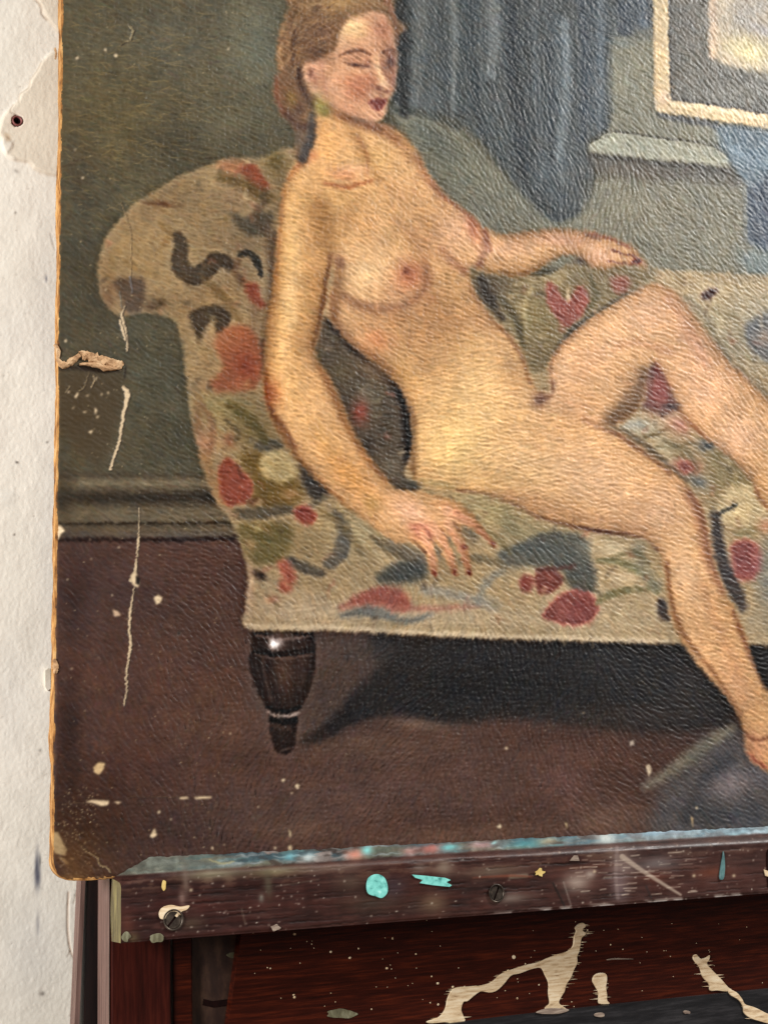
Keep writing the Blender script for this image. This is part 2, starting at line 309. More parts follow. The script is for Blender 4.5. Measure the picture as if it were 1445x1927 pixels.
def floor_part():
    c = cv
    c.poly([(60,1000),(480,1000),(480,1170),(1700,1200),(1700,1800),(60,1800)], (76,54,47), 4, 1, False)
    c.poly([(60,892),(470,892),(470,1014),(60,1014)], (68,62,54), 4, 1, False)
    c.stroke([(60,908),(250,909),(420,908)], 17, (96,88,72), 6, .9); c.stroke([(60,936),(250,937),(440,936)], 18, (46,43,40), 6, .95)
    c.stroke([(60,970),(250,969),(440,968)], 26, (88,80,66), 6, .95); c.stroke([(60,986),(440,984)], 4, (48,42,36), 2, .9)
    c.stroke([(60,1000),(300,1000),(440,998)], 17, (80,70,58), 3, .95); c.stroke([(60,1016),(300,1016),(440,1014)], 7, (42,30,28), 3, .95)
    c.blob(120,930,22,60,(52,48,42),.7)
    c.blob(200,1110,130,70,(66,50,48),.7); c.blob(140,1120,30,80,(52,38,36),.7); c.blob(230,1290,130,90,(78,54,46),.6); c.blob(130,1400,26,120,(44,32,30),.8)
    c.blob(320,1180,90,60,(70,52,46),.5); c.blob(380,1370,80,60,(88,62,50),.6); c.blob(440,1330,60,60,(94,66,52),.5); c.blob(150,1560,80,90,(58,40,30),.9); c.blob(330,1560,130,50,(56,42,40),.7)
    c.blob(180,1500,90,60,(58,40,34),.7); c.blob(260,1440,80,50,(72,48,42),.6); c.blob(620,1500,200,60,(92,70,62),.6); c.blob(900,1470,200,70,(92,68,60),.7); c.blob(700,1400,160,30,(100,76,62),.6)
    c.blob(800,1360,70,14,(124,98,80),.6,3); c.blob(900,1570,220,22,(110,80,64),.6,-3); c.blob(1150,1540,80,34,(112,86,72),.6); c.blob(1120,1420,80,30,(98,68,58),.6); c.blob(480,1530,110,40,(80,62,56),.6)
    c.blob(1060,1470,50,60,(104,74,68),.5); c.blob(560,1560,70,20,(104,78,62),.5)
    # shadow painted under the sofa
    c.poly([(470,1185),(760,1195),(760,1290),(560,1400),(470,1330)], (74,60,54), 8, .8, False)
    c.poly([(700,1194),(800,1198),(1000,1203),(1700,1222),(1700,1330),(1400,1330),(1398,1385),(1350,1372),(1250,1378),(1110,1366),(960,1352),(850,1362),(740,1346),(670,1362),(610,1392),(566,1400),(572,1386),(622,1352),(662,1304),(712,1256),(700,1225)], (38,36,37), 9, 1)
    c.blob(700,1225,50,28,(62,56,54),.7); c.blob(900,1290,140,34,(30,29,30),.8); c.blob(1150,1255,80,50,(46,46,48),.7); c.blob(1290,1300,50,50,(58,54,54),.7); c.blob(1180,1350,120,26,(66,56,52),.6)
    c.stroke([(566,1398),(600,1384),(640,1356),(670,1320)], [5,16,22,26], (36,32,32), 6, .8)
    # lower right: grey cloth on the floor
    c.poly([(1240,1490),(1275,1440),(1330,1385),(1390,1370),(1460,1430),(1700,1460),(1700,1640),(1260,1600)], (84,80,80), 14, .9)
    c.stroke([(1215,1480),(1270,1445),(1330,1400),(1375,1372)], [14,24,26,16], (112,106,92), 8, .8)
    c.stroke([(1290,1540),(1320,1480),(1370,1430)], [20,34,30], (62,62,66), 9, .8); c.blob(1375,1475,46,26,(128,116,116),.8,-20); c.blob(1430,1455,24,14,(92,88,92),.7); c.blob(1400,1540,60,30,(72,72,76),.8); c.blob(1330,1530,40,30,(60,62,66),.7)
    # turned sofa leg
    c.blob(530,1370,60,50,(84,64,56),.7)
    c.poly([(484,1186),(474,1208),(469,1240),(473,1272),(484,1302),(498,1326),(509,1342),(507,1356),(511,1394),(523,1416),(542,1419),(556,1398),(559,1356),(559,1342),(572,1322),(585,1294),(593,1262),(595,1228),(589,1200),(582,1188)], (40,29,26), 2.2, 1)
    c.blob(535,1265,20,40,(84,58,44),.8); c.blob(568,1250,12,50,(62,46,40),.6); c.stroke([(488,1222),(530,1228),(584,1220)], 5, (26,20,20), 2.5, .9)
    c.blob(520,1207,16,13,(150,132,126),.85); c.blob(515,1214,6,6,(200,186,180),.7); c.stroke([(508,1200),(540,1196),(565,1202)], 8, (86,66,58), 3, .6); c.stroke([(495,1240),(500,1280),(512,1320)], 5, (76,56,46), 3, .5)
    c.stroke([(512,1344),(540,1348),(558,1344)], 4, (112,92,82), 1.6, .8); c.stroke([(508,1356),(540,1362),(560,1356)], 3, (20,16,16), 1.6, .9); c.stroke([(512,1365),(545,1372)], 8, (70,50,40), 3, .7)
    c.stroke([(484,1196),(530,1204),(584,1196)], 4, (120,98,90), 2, .6); c.stroke([(476,1226),(530,1234),(592,1226)], 4, (22,16,16), 2, .9); c.stroke([(480,1232),(530,1240),(588,1232)], 3, (92,68,58), 2, .6); c.stroke([(502,1330),(538,1338),(566,1330)], 5, (22,16,16), 2, .9); c.stroke([(506,1341),(538,1347),(562,1341)], 5, (128,106,94), 2, .75); c.stroke([(510,1352),(538,1357),(558,1352)], 4, (20,14,14), 2, .9)
    c.blob(517,1212,9,8,(214,200,194),.8); c.stroke([(585,1195),(590,1240),(572,1300)], 6, (30,24,24), 3, .6); c.stroke([(528,1414),(545,1408)], 4, (96,76,66), 2, .5)
floor_part()
def sofa_part():
    c = cv
    w, m = c.pmask([(190,552),(187,500),(200,452),(225,415),(255,385),(292,362),(340,332),(400,308),(440,298),(500,296),(540,280),(600,300),(800,420),(1000,520),(1100,480),(1180,500),(1235,507),(1320,512),(1445,518),(1760,530),(1760,1240),(1445,1215),(1250,1211),(1000,1204),(800,1196),(640,1187),(472,1184),(464,1140),(468,1090),(456,1030),(436,985),(412,950),(392,910),(375,850),(360,780),(350,700),(343,640),(325,598),(262,588),(222,592)], 3.2)
    c.put(w, m, (158,134,98), 1); full = np.zeros((c.ny, c.nx)); full[w[0]:w[1], w[2]:w[3]] = m; c.clip = full
    c.blob(260,470,60,70,(172,142,96),.8,-30); c.blob(380,400,110,50,(146,122,90),.7,10); c.blob(200,540,24,50,(132,104,78),.6); c.blob(470,470,60,60,(134,112,86),.7); c.blob(400,570,70,40,(160,128,88),.8,-20)
    c.blob(330,640,24,50,(140,118,84),.7); c.blob(390,690,34,60,(172,140,98),.6); c.blob(300,380,50,22,(140,112,80),.6,-25)
    c.blob(800,1160,400,26,(172,152,124),.7,2); c.blob(560,1140,90,40,(178,154,124),.7); c.blob(1150,1150,130,60,(170,150,120),.6); c.blob(670,1000,60,50,(150,134,100),.7)
    c.stroke([(466,1178),(640,1182),(900,1196),(1250,1206)], 10, (188,166,134), 4, .6)
    c.blob(1350,560,130,50,(176,156,122),.8); c.blob(1330,640,60,60,(158,144,114),.7,50); c.blob(1420,620,60,80,(150,142,122),.7)
    N1, R1, O1 = (74,70,68), (164,72,56), (116,96,52)
    # back of the sofa
    c.poly([(212,532),(232,522),(270,524),(272,572),(262,592),(236,588),(228,560)], (82,72,76), 4, .9); c.blob(285,578,14,16,(96,80,76),.8); c.blob(303,570,10,9,(84,72,68),.9); c.blob(205,560,14,22,(112,84,76),.6)
    c.blob(305,384,22,6,(104,66,56),.9,5); c.stroke([(270,382),(305,386),(345,388)], 5, (118,84,66), 3, .5)
    c.stroke([(332,442),(342,462),(338,495),(362,520),(392,505),(408,490),(430,495)], [16,26,34,34,34,30,20], N1, 3.5, .95); c.stroke([(398,486),(420,488),(434,500)], 20, (72,66,64), 3.5, .9)
    c.poly([(434,396),(462,408),(510,396),(508,430),(482,446),(458,440),(444,420)], (84,84,78), 5, .9)
    c.stroke([(452,480),(468,476),(484,492),(492,518)], [8,13,15,8], (62,68,72), 2.5, .95); c.stroke([(448,492),(444,510),(456,530)], 12, (112,76,60), 4, .7)
    c.poly([(356,592),(382,576),(412,574),(436,592),(430,612),(418,628),(406,626),(404,598),(398,600),(384,622),(374,646),(364,620)], (70,66,64), 3, .95)
    c.poly([(405,308),(440,298),(468,318),(450,330),(425,325)], (182,112,78), 6, .8); c.poly([(455,316),(478,308),(492,328),(508,350),(492,360),(466,338)], (170,76,58), 3.5, .95)
    c.stroke([(415,334),(460,348),(505,372)], [14,24,26], (108,88,52), 7, .75); c.blob(515,300,22,34,(112,98,56),.85,-25); c.stroke([(424,290),(452,292),(480,292)], 14, (98,94,90), 5, .8); c.blob(440,372,22,20,(158,118,94),.5)
    c.poly([(460,536),(482,534),(492,560),(502,578),(484,578),(470,562)], (172,66,52), 3, .95)
    c.stroke([(505,420),(512,520),(500,620),(492,690)], [14,16,14,12], (104,84,70), 7, .75); c.blob(480,600,12,50,(120,92,74),.5); c.blob(528,400,12,60,(112,96,76),.6)
    c.poly([(404,650),(422,620),(462,612),(486,640),(496,690),(486,720),(462,736),(408,738),(396,722),(420,688)], (172,88,60), 5, .95); c.blob(462,690,24,30,(160,64,50),.9); c.blob(420,728,26,12,(158,76,66),.8); c.blob(420,640,20,16,(178,108,74),.6)
    c.stroke([(496,640),(498,700)], 8, (78,60,56), 4, .7)
    # side of the seat
    c.blob(400,765,44,26,(146,136,92),.9); c.blob(450,780,36,40,(122,116,80),.8); c.blob(372,790,10,50,(128,88,72),.6); c.blob(385,835,22,24,(186,120,92),.7); c.blob(432,828,12,14,(176,84,66),.7); c.stroke([(380,860),(398,900),(415,940)], 22, (160,112,70), 7, .7)
    c.blob(480,815,46,30,(110,98,60),.7); c.blob(520,760,34,60,(140,114,76),.5,30); c.stroke([(425,790),(450,815),(445,830)], 7, (86,82,70), 3, .6)
    c.poly([(448,862),(490,850),(560,900),(574,925),(555,952),(500,962),(470,950),(476,915)], (118,94,44), 7, .9); c.poly([(490,862),(520,845),(552,868),(552,900),(528,908),(496,895)], (188,164,112), 4, .95); c.blob(548,930,18,10,(184,130,88),.6)
    c.poly([(478,836),(505,824),(536,838),(512,848),(490,850)], (92,92,86), 3, .95)
    c.poly([(412,882),(430,862),(448,880),(470,900),(476,922),(462,945),(440,950),(432,955),(416,932)], (182,64,52), 3, .97); c.stroke([(446,876),(456,900)], 8, (110,60,54), 3, .7); c.blob(480,944,16,8,(112,62,48),.7)
    c.stroke([(446,968),(490,966),(545,958)], [20,22,16], (92,90,84), 4.5, .9); c.stroke([(430,962),(445,972)], 8, (176,128,96), 3, .7)
    c.poly([(564,868),(580,874),(606,900),(624,925),(600,944),(582,935),(568,905)], (74,72,74), 4, .95); c.stroke([(610,935),(590,950),(560,965)], 9, (104,100,88), 4, .7)
    c.poly([(446,990),(500,984),(548,990),(548,1030),(530,1055),(478,1064),(462,1045)], (112,102,56), 6, .9); c.blob(470,1022,14,14,(176,136,88),.7); c.blob(490,1010,26,10,(96,92,50),.6)
    c.poly([(552,962),(575,950),(594,970),(590,984),(570,986)], (178,62,58), 3, .95); c.stroke([(632,966),(648,1000),(640,1040),(618,1062)], [12,26,30,20], (100,98,94), 4, .9)
    c.blob(580,1025,36,36,(150,126,84),.7); c.stroke([(545,1055),(575,1070),(606,1080)], [16,20,14], (90,88,84), 4, .85)
    c.poly([(522,1062),(535,1052),(556,1082),(546,1112),(524,1108),(532,1085)], (180,78,64), 4, .9); c.blob(512,1128,12,8,(182,104,80),.6); c.poly([(474,1070),(486,1074),(500,1078),(498,1092),(476,1084)], (74,60,58), 2.5, .9)
    c.blob(470,1100,10,50,(186,140,110),.6)
    c.poly([(640,1142),(690,1112),(730,1102),(762,1116),(772,1145),(740,1150),(710,1138),(660,1142)], (164,84,74), 5, .92); c.stroke([(640,1142),(700,1140),(790,1146),(900,1140)], [8,10,12,6], (164,106,92), 5, .7)
    c.stroke([(645,1158),(700,1150),(760,1168),(810,1158)], [10,22,12,8], (108,112,112), 5, .8); c.poly([(705,1088),(745,1060),(790,1052),(806,1080),(780,1096),(730,1098)], (76,82,82), 6, .9)
    c.stroke([(800,1110),(860,1120),(930,1140)], 20, (140,136,128), 7, .7); c.stroke([(900,1130),(915,1095),(945,1075)], [12,18,12], (126,124,116), 5, .7)
    # seat under the thigh
    c.blob(930,960,60,30,(146,132,92),.8,15); c.blob(1010,1010,60,26,(138,126,90),.7,15); c.blob(960,990,14,30,(120,112,84),.6,-20); c.blob(900,940,30,20,(160,140,100),.7)
    c.poly([(935,1040),(980,1020),(1040,1000),(1102,1012),(1112,1050),(1122,1090),(1106,1118),(1076,1110),(1052,1072),(1000,1066),(950,1062)], (90,94,90), 5, .95)
    c.blob(960,1060,34,16,(124,112,92),.6); c.poly([(978,1092),(990,1080),(1004,1092),(994,1114),(980,1112)], (146,72,66), 3, .9); c.poly([(1006,1080),(1035,1068),(1060,1088),(1048,1108),(1024,1120),(1008,1108)], (132,68,62), 3.5, .92); c.stroke([(1010,1072),(1040,1070),(1078,1066)], 8, (112,68,62), 3, .7)
    c.poly([(1020,1160),(1040,1132),(1065,1114),(1100,1112),(1124,1136),(1116,1164),(1086,1178),(1050,1172)], (176,76,72), 3.5, .95); c.blob(1090,1140,24,20,(158,66,66),.7)
    c.blob(1150,1034,46,18,(188,168,134),.8,8); c.stroke([(1125,1055),(1165,1058),(1205,1078),(1238,1112)], [8,15,15,10], (126,120,86), 3.5, .85); c.stroke([(1122,1134),(1160,1114),(1222,1108)], [10,16,8], (128,120,84), 3.5, .85); c.blob(1170,1088,30,10,(184,162,128),.6)
    c.stroke([(1200,1030),(1205,1065),(1232,1100)], 24, (126,122,104), 7, .7); c.poly([(1236,1128),(1252,1130),(1260,1168),(1240,1162)], (84,76,78), 3, .9)
    # between the legs, lower right
    c.blob(1240,800,50,26,(176,166,138),.8,-10); c.blob(1195,800,24,14,(150,152,146),.8); c.stroke([(1212,822),(1232,818),(1256,806)], 9, (126,108,78), 3, .8); c.stroke([(1236,842),(1270,840),(1302,832)], 8, (130,114,80), 3, .8)
    c.blob(1278,800,22,14,(192,118,102),.9,30); c.blob(1245,765,16,14,(158,70,64),.8); c.blob(1242,777,20,6,(86,72,76),.8,10); c.blob(1215,780,12,8,(170,140,110),.6)
    c.blob(1260,850,30,16,(176,164,132),.6,40); c.blob(1330,838,19,12,(88,96,102),.97,10); c.blob(1290,878,22,13,(182,76,72),.97,8); c.blob(1314,906,22,12,(112,114,112),.95,15)
    c.poly([(1330,862),(1372,846),(1410,890),(1430,940),(1400,950),(1380,915),(1345,920)], (132,118,84), 7, .85); c.poly([(1362,926),(1405,912),(1438,945),(1440,975),(1400,992),(1368,984),(1345,972)], (188,164,120), 5, .9)
    c.stroke([(1350,972),(1360,962),(1384,950)], 7, (92,94,92), 2.5, .9); c.stroke([(1392,1002),(1440,995)], 20, (138,124,86), 6, .7)
    c.stroke([(1345,970),(1356,1050),(1378,1100),(1398,1145)], [18,24,30,16], (82,76,78), 6, .95); c.poly([(1376,1028),(1400,1016),(1428,1030),(1432,1068),(1408,1092),(1382,1080)], (170,74,76), 4, .92)
    c.blob(1445,1090,24,80,(120,122,118),.8); c.blob(1440,990,16,14,(200,130,96),.7); c.blob(1420,1170,40,30,(160,144,118),.7)
    # behind the far arm
    c.poly([(880,505),(990,512),(1025,488),(1100,478),(1235,505),(1180,556),(1100,600),(1050,655),(1020,700),(990,690),(950,625),(900,570),(886,535)], (126,110,80), 4, .95)
    c.blob(915,550,34,34,(84,74,66),.85,50); c.blob(1000,600,40,50,(134,118,78),.7); c.blob(1040,520,30,20,(156,136,96),.7); c.blob(1100,560,30,24,(120,106,78),.7); c.blob(1010,660,22,26,(118,102,74),.6)
    c.poly([(1028,532),(1042,536),(1060,562),(1072,565),(1086,540),(1104,548),(1102,584),(1080,606),(1064,616),(1048,600),(1032,572)], (164,80,72), 3.5, .95); c.stroke([(1068,545),(1070,565)], 5, (190,160,124), 3, .7)
    c.poly([(1148,526),(1165,520),(1184,526),(1178,548),(1158,552)], (160,88,76), 4, .85); c.stroke([(1018,508),(1045,490),(1072,484),(1100,490)], [10,18,20,12], (82,76,78), 5, .9)
    c.stroke([(1045,665),(1075,626),(1120,590),(1180,556),(1215,538)], [12,12,9,8,6], (84,82,78), 4, .85); c.stroke([(1186,556),(1225,525)], 10, (140,130,106), 5, .6)
    c.poly([(1318,556),(1340,540),(1348,548),(1332,566)], (92,62,70), 3, .9); c.stroke([(1326,590),(1334,570)], 6, (130,104,90), 3, .6); c.blob(1350,590,20,24,(182,162,120),.7)
    c.poly([(1398,620),(1420,598),(1470,586),(1480,690),(1440,680),(1408,655)], (102,104,108), 5, .92); c.blob(1436,636,16,16,(150,124,104),.7); c.stroke([(1290,560),(1330,600),(1352,650)], 10, (124,116,98), 6, .6); c.stroke([(1352,650),(1380,690),(1445,745)], 14, (120,110,92), 7, .6)
    # shaded gap between near arm and waist
    c.poly([(606,596),(622,600),(655,645),(700,678),(738,706),(764,744),(776,790),(774,850),(762,895),(792,918),(750,928),(712,885),(676,835),(650,785),(628,728),(606,692),(592,668),(598,630)], (94,82,70), 3.5, .97)
    c.stroke([(622,606),(664,654),(712,692),(752,735),(772,790),(770,860)], [10,16,20,26,34,20], (56,48,50), 7, .92); c.blob(640,700,22,26,(112,98,70),.7,40); c.blob(690,740,18,20,(124,114,92),.6); c.blob(678,776,16,22,(158,70,60),.92); c.blob(705,770,12,30,(104,98,84),.6); c.blob(690,840,14,20,(72,62,60),.6,45); c.blob(780,910,16,12,(92,94,90),.8)
    c.blob(735,880,22,24,(126,112,90),.6,40)
    c.c += (np.array([136,110,80])-c.c)*(full*.40*np.clip((760-(c.x0+ST*np.arange(c.nx)))/500, 0, 1)[None])[..., None]
    for pts, wd, col, a in (([(940,560),(970,600),(985,650)], [10,16,8], (96,86,60), .7), ([(1000,540),(985,575),(990,610)], [6,12,6], (160,140,96), .6), ([(1110,520),(1120,560),(1100,585)], [8,14,8], (104,96,66), .7), ([(960,540),(1000,530),(1020,545)], [6,14,6], (148,126,88), .6), ([(905,525),(920,560),(945,600)], [14,18,10], (68,60,56), .6),
        ([(380,520),(420,560),(450,600)], [10,20,12], (126,100,66), .6), ([(300,420),(320,440),(300,470)], [8,14,8], (140,112,74), .6), ([(220,470),(250,500),(300,520)], [8,16,10], (146,118,78), .5), ([(500,380),(480,410),(500,440)], [10,20,12], (108,88,70), .6), ([(520,440),(516,560),(508,660)], [12,18,14], (92,74,62), .7), ([(430,760),(470,790),(500,830)], [12,26,14], (104,94,56), .6), ([(380,760),(400,800),(395,850)], [8,14,8], (140,96,74), .5),
        ([(600,960),(640,985),(680,1040)], [10,18,12], (126,108,76), .6), ([(700,1010),(740,1040),(780,1050)], [8,16,12], (96,86,70), .6), ([(540,1100),(600,1100),(640,1120)], [8,18,8], (142,122,90), .5), ([(860,1060),(900,1050),(940,1060)], [8,18,10], (110,98,74), .6), ([(880,1000),(930,1010),(960,1040)], [8,16,10], (120,106,70), .6), ([(1150,1050),(1190,1040),(1220,1060)], [6,12,8], (110,104,74), .6), ([(1060,1090),(1100,1100),(1130,1120)], [6,12,8], (96,92,74), .6), ([(1340,580),(1380,600),(1400,640)], [8,16,8], (140,124,92), .6), ([(1300,530),(1370,540),(1440,535)], [6,12,8], (184,162,122), .5),
        ([(1250,830),(1290,850),(1310,880)], [8,14,8], (120,110,80), .6), ([(1150,800),(1200,830),(1250,870),(1290,905)], [10,14,12,8], (96,84,72), .6)): c.stroke(pts, wd, col, 4, a)
    c.c *= 1-(full*.07*np.clip((820-(c.x0+ST*np.arange(c.nx)))/300, 0, 1)[None])[..., None]
    r = np.random.default_rng(55); pal = [(118,100,62),(96,92,84),(170,86,68),(150,128,86),(186,160,118),(86,78,74),(134,120,80),(150,100,76)]
    for _ in range(520):
        x, y = r.uniform(190, 1445), r.uniform(300, 1180); a_ = r.uniform(0, math.pi); L_ = r.uniform(6, 26)
        c.stroke([(x, y), (x+L_*.5*math.cos(a_)+r.normal(0,3), y+L_*.5*math.sin(a_)+r.normal(0,3)), (x+L_*math.cos(a_), y+L_*math.sin(a_))], [2, r.uniform(4, 12), 2], pal[r.integers(len(pal))], 4, r.uniform(.12, .5))
    Lm = c.c.mean(-1, keepdims=True); c.c += (c.c*((124+(Lm-124)*np.where(Lm < 124, 1.35, 1.08))/Lm)-c.c)*full[..., None]
    c.clip = None
sofa_part()
def figure_part():                               # the figure exists only as paint on the board
    c = cv; full = np.zeros((c.ny, c.nx))
    SK = (208,162,112); masks = []
    def add(pts, soft=3):
        w, m = c.pmask(pts, soft); sl = (slice(w[0], w[1]), slice(w[2], w[3])); full[sl] = np.maximum(full[sl], m); z = np.zeros((c.ny, c.nx)); z[sl] = m; masks.append(z)
    torso = [(594,178),(640,208),(672,228),(708,232),(738,238),(768,262),(790,292),(812,335),(848,374),(880,398),(904,424),(914,452),(906,484),(884,502),(884,530),(896,558),(925,596),(958,630),(984,666),(996,705),(1010,735),(1036,742),(1100,790),(1160,810),(1200,838),(1230,862),(1262,884),(1292,914),(1318,950),(1332,1000),(1344,1060),(1366,1115),(1388,1160),(1402,1200),(1416,1240),(1436,1290),(1475,1330),(1500,1460),(1440,1450),(1404,1418),(1400,1380),(1388,1346),(1360,1305),(1325,1268),(1292,1225),(1270,1186),(1256,1130),(1250,1080),(1238,1040),(1212,1014),(1160,1006),(1110,1000),(1060,988),(1010,972),(960,946),(915,930),(860,924),(810,920),(782,905),(768,878),(776,832),(772,780),(758,738),(734,704),(700,676),(655,642),(622,602),(617,565),(628,500),(590,420),(545,345),(576,292),(590,262)]
    arm = [(580,290),(550,318),(534,348),(527,400),(522,455),(515,520),(506,575),(500,630),(497,690),(496,735),(508,780),(532,828),(566,872),(606,914),(652,952),(700,990),(740,1010),(790,1000),(800,925),(752,928),(714,882),(682,842),(660,798),(640,748),(622,712),(600,682),(592,664),(600,622),(612,570),(618,525),(630,480),(640,380)]
    farm = [(880,480),(905,430),(950,442),(1010,432),(1060,430),(1110,436),(1150,446),(1186,462),(1206,482),(1222,506),(1196,500),(1160,500),(1140,508),(1112,502),(1080,480),(1052,484),(1020,502),(985,520),(940,516),(900,508)]
    knee = [(1000,770),(1034,744),(1030,700),(1042,664),(1076,628),(1126,590),(1178,556),(1222,534),(1256,540),(1288,568),(1316,606),(1342,642),(1370,680),(1405,712),(1445,752),(1600,850),(1620,1080),(1445,962),(1412,905),(1380,866),(1345,838),(1308,812),(1276,776),(1262,740),(1244,704),(1230,682),(1216,706),(1212,742),(1196,774),(1160,800),(1100,800)]
    for q in (torso, farm, knee): add(q)
    hand = [(700,985),(735,930),(765,922),(812,930),(858,944),(890,968),(912,998),(934,1028),(918,1022),(896,1002),(876,990),(866,992),(880,1030),(888,1082),(876,1078),(864,1042),(846,1012),(842,1018),(856,1048),(862,1084),(850,1078),(832,1046),(818,1020),(816,1030),(824,1060),(820,1088),(810,1076),(798,1044),(776,1024),(740,1018)]
    c.stroke([(890,1010),(860,985),(820,1050),(780,1045),(735,1020)], 22, (96,88,78), 8, .6)
    add(arm); add(hand, 2)
    c.put((0, c.ny, 0, c.nx), full, SK, 1); c.clip = full
    b = c.blob; s = c.stroke
    # large tones
    b(900,720,110,80,(224,184,126),.7,20); b(860,840,70,70,(228,190,122),.85,20); b(990,880,110,50,(226,182,128),.8,18); b(1120,900,90,60,(222,176,132),.8,30); b(1240,960,50,60,(220,174,134),.75,60)
    b(700,320,90,50,(218,170,114),.8,20); b(640,380,50,70,(206,162,106),.6); b(720,440,60,80,(206,162,112),.5); b(930,560,30,40,(206,160,110),.6); b(820,330,34,40,(212,164,116),.6,40)
    b(548,450,22,110,(224,178,116),.85,6); b(540,600,24,90,(222,178,118),.85,6); b(540,720,34,60,(218,170,110),.8,-20); b(600,820,28,70,(216,166,108),.85,-42); b(680,920,28,70,(212,158,104),.8,-45)
    b(1060,700,34,60,(222,176,134),.7,30); b(1150,640,60,50,(218,174,130),.8,-30); b(1225,590,50,42,(214,166,128),.8); b(1130,720,50,40,(214,168,122),.7); b(1330,730,60,60,(224,174,134),.8,45); b(1390,820,50,50,(224,176,136),.8,45); b(1280,670,40,50,(214,166,124),.6,40)
    b(1290,1080,34,80,(220,176,132),.8,-15); b(1330,1190,34,60,(214,166,118),.8,-20); b(1390,1290,26,60,(206,158,116),.8,-25); b(1420,1410,30,36,(206,150,110),.8)
    # neck and chest
    s([(600,200),(640,218),(700,240),(745,262)], [10,12,16,12], (164,118,88), 8, .7); s([(664,250),(690,300),(712,336)], [20,22,12], (178,134,90), 9, .6); s([(745,262),(775,300)], 16, (176,130,92), 8, .5)
    b(620,268,26,40,(224,168,106),.8); b(712,296,22,28,(216,170,108),.6,40); s([(612,345),(650,352),(700,340)], [6,8,5], (178,112,78), 4, .7); b(650,330,28,12,(222,150,106),.7,8); s([(690,330),(690,290),(672,258)], 5, (172,120,84), 4, .5); b(668,318,24,10,(224,168,128),.6)
    s([(540,330),(560,310),(590,292)], 16, (206,138,94), 7, .6); s([(532,360),(526,430),(518,520)], 8, (190,136,88), 4, .7)
    # arm shading
    s([(604,388),(612,430),(618,480),(610,540),(600,600),(588,650)], [34,40,26,18,14,12], (164,124,80), 12, .75); s([(580,480),(572,580),(560,660)], 16, (190,146,94), 10, .5); s([(622,480),(616,530),(606,590),(594,655)], [6,8,8,8], (134,96,72), 4, .7)
    s([(498,700),(504,770),(530,830),(572,884),(640,945)], 12, (168,118,76), 6, .7); b(508,740,20,26,(198,122,78),.8); s([(500,760),(530,800),(555,840)], 9, (142,98,72), 5, .6); s([(600,690),(625,740),(650,800),(690,860),(730,905)], 9, (190,138,90), 5, .7); b(660,900,20,30,(188,140,84),.6,-45); b(700,945,20,16,(176,140,88),.7,45)
    # rib cage, flank
    s([(640,500),(634,550),(628,600)], [24,26,18], (158,118,82), 9, .8); b(638,494,13,16,(130,96,78),.65); s([(625,560),(632,612),(670,650),(715,685),(752,730),(772,790)], [10,14,16,16,18,18], (158,118,84), 8, .8)
    b(700,630,60,36,(198,150,106),.6,30); b(712,640,26,20,(206,138,94),.6,20); b(830,600,60,50,(178,134,92),.8,30); b(800,680,60,40,(188,144,98),.7,40); b(870,560,34,60,(186,144,98),.7,-20); s([(786,500),(820,560),(856,620)], 26, (176,134,92), 14, .6); b(760,720,26,50,(200,156,100),.6,-20)
    b(940,650,30,26,(218,172,118),.6,40); s([(884,520),(892,556),(926,600),(960,636),(986,680),(998,720)], 8, (170,126,88), 4, .7); b(905,610,40,16,(192,146,104),.5,40); b(880,650,60,30,(220,178,122),.6,20)
    # chest modelling
    b(710,500,64,52,(216,172,124),.8); b(690,516,34,30,(230,190,138),.6); b(750,545,44,30,(186,140,104),.55,-20); b(772,516,26,26,(192,122,86),.85); b(764,512,7,7,(160,90,66),.6); s([(648,556),(676,572),(712,580),(752,578),(786,560),(804,528),(800,488)], [6,12,16,17,15,12,7], (140,100,80), 9, .55); s([(650,566),(700,590),(770,596),(812,560)], 16, (176,130,92), 9, .5); s([(742,412),(772,440),(798,480)], [10,16,12], (184,138,98), 9, .6)
    b(855,435,40,44,(220,172,134),.85,30); b(890,430,12,34,(198,128,98),.6,-20); s([(832,470),(850,492),(876,508),(900,502)], [8,12,14,10], (156,110,90), 8, .55); s([(912,440),(910,475),(898,504)], [7,11,12], (150,104,88), 7, .55); s([(812,338),(842,376),(880,400),(906,430)], 6, (170,118,90), 4, .7); s([(806,470),(818,480),(840,482)], 10, (192,146,104), 6, .5)
    s([(788,300),(808,340),(830,370)], 14, (184,134,98), 8, .6); b(770,380,30,40,(204,158,110),.6)
    # far arm and hand
    b(960,470,50,18,(216,168,130),.8,-4); b(1060,452,60,14,(214,164,128),.8,4); s([(900,505),(945,514),(985,516),(1022,500)], 8, (178,138,88), 4, .8); s([(912,436),(920,470)], 10, (158,108,88), 5, .5); b(1130,480,30,16,(222,172,136),.9,15); s([(1110,440),(1150,450),(1186,466)], 6, (188,124,98), 3, .7); s([(1150,472),(1190,482),(1204,490)], 3.5, (150,96,78), 2, .8); s([(1145,490),(1170,496),(1196,498)], 4, (160,104,82), 2, .7); b(1196,492,8,5,(186,72,66),.9); s([(1100,440),(1128,452)], 4, (150,120,104), 3, .6)
    # near hand
    b(770,960,40,24,(226,172,134),.85,20); b(850,965,30,14,(222,164,124),.8,25); b(800,1000,24,18,(214,140,108),.8); b(786,998,18,10,(204,118,94),.45,30)
    for q in ([(792,1000),(810,1035),(818,1078)], [(814,990),(840,1030),(856,1076)], [(840,984),(862,1020),(882,1074)], [(856,968),(888,986),(924,1020)]): s(q, [15,14,10], (216,158,118), 3.5, .75)
    for q in ([(806,1004),(826,1040),(834,1060)], [(830,996),(852,1030),(862,1056)], [(852,984),(876,1010),(896,1034)], [(780,1018),(800,1040)]): s(q, [1,4,5], (122,88,74), 2.8, .7)
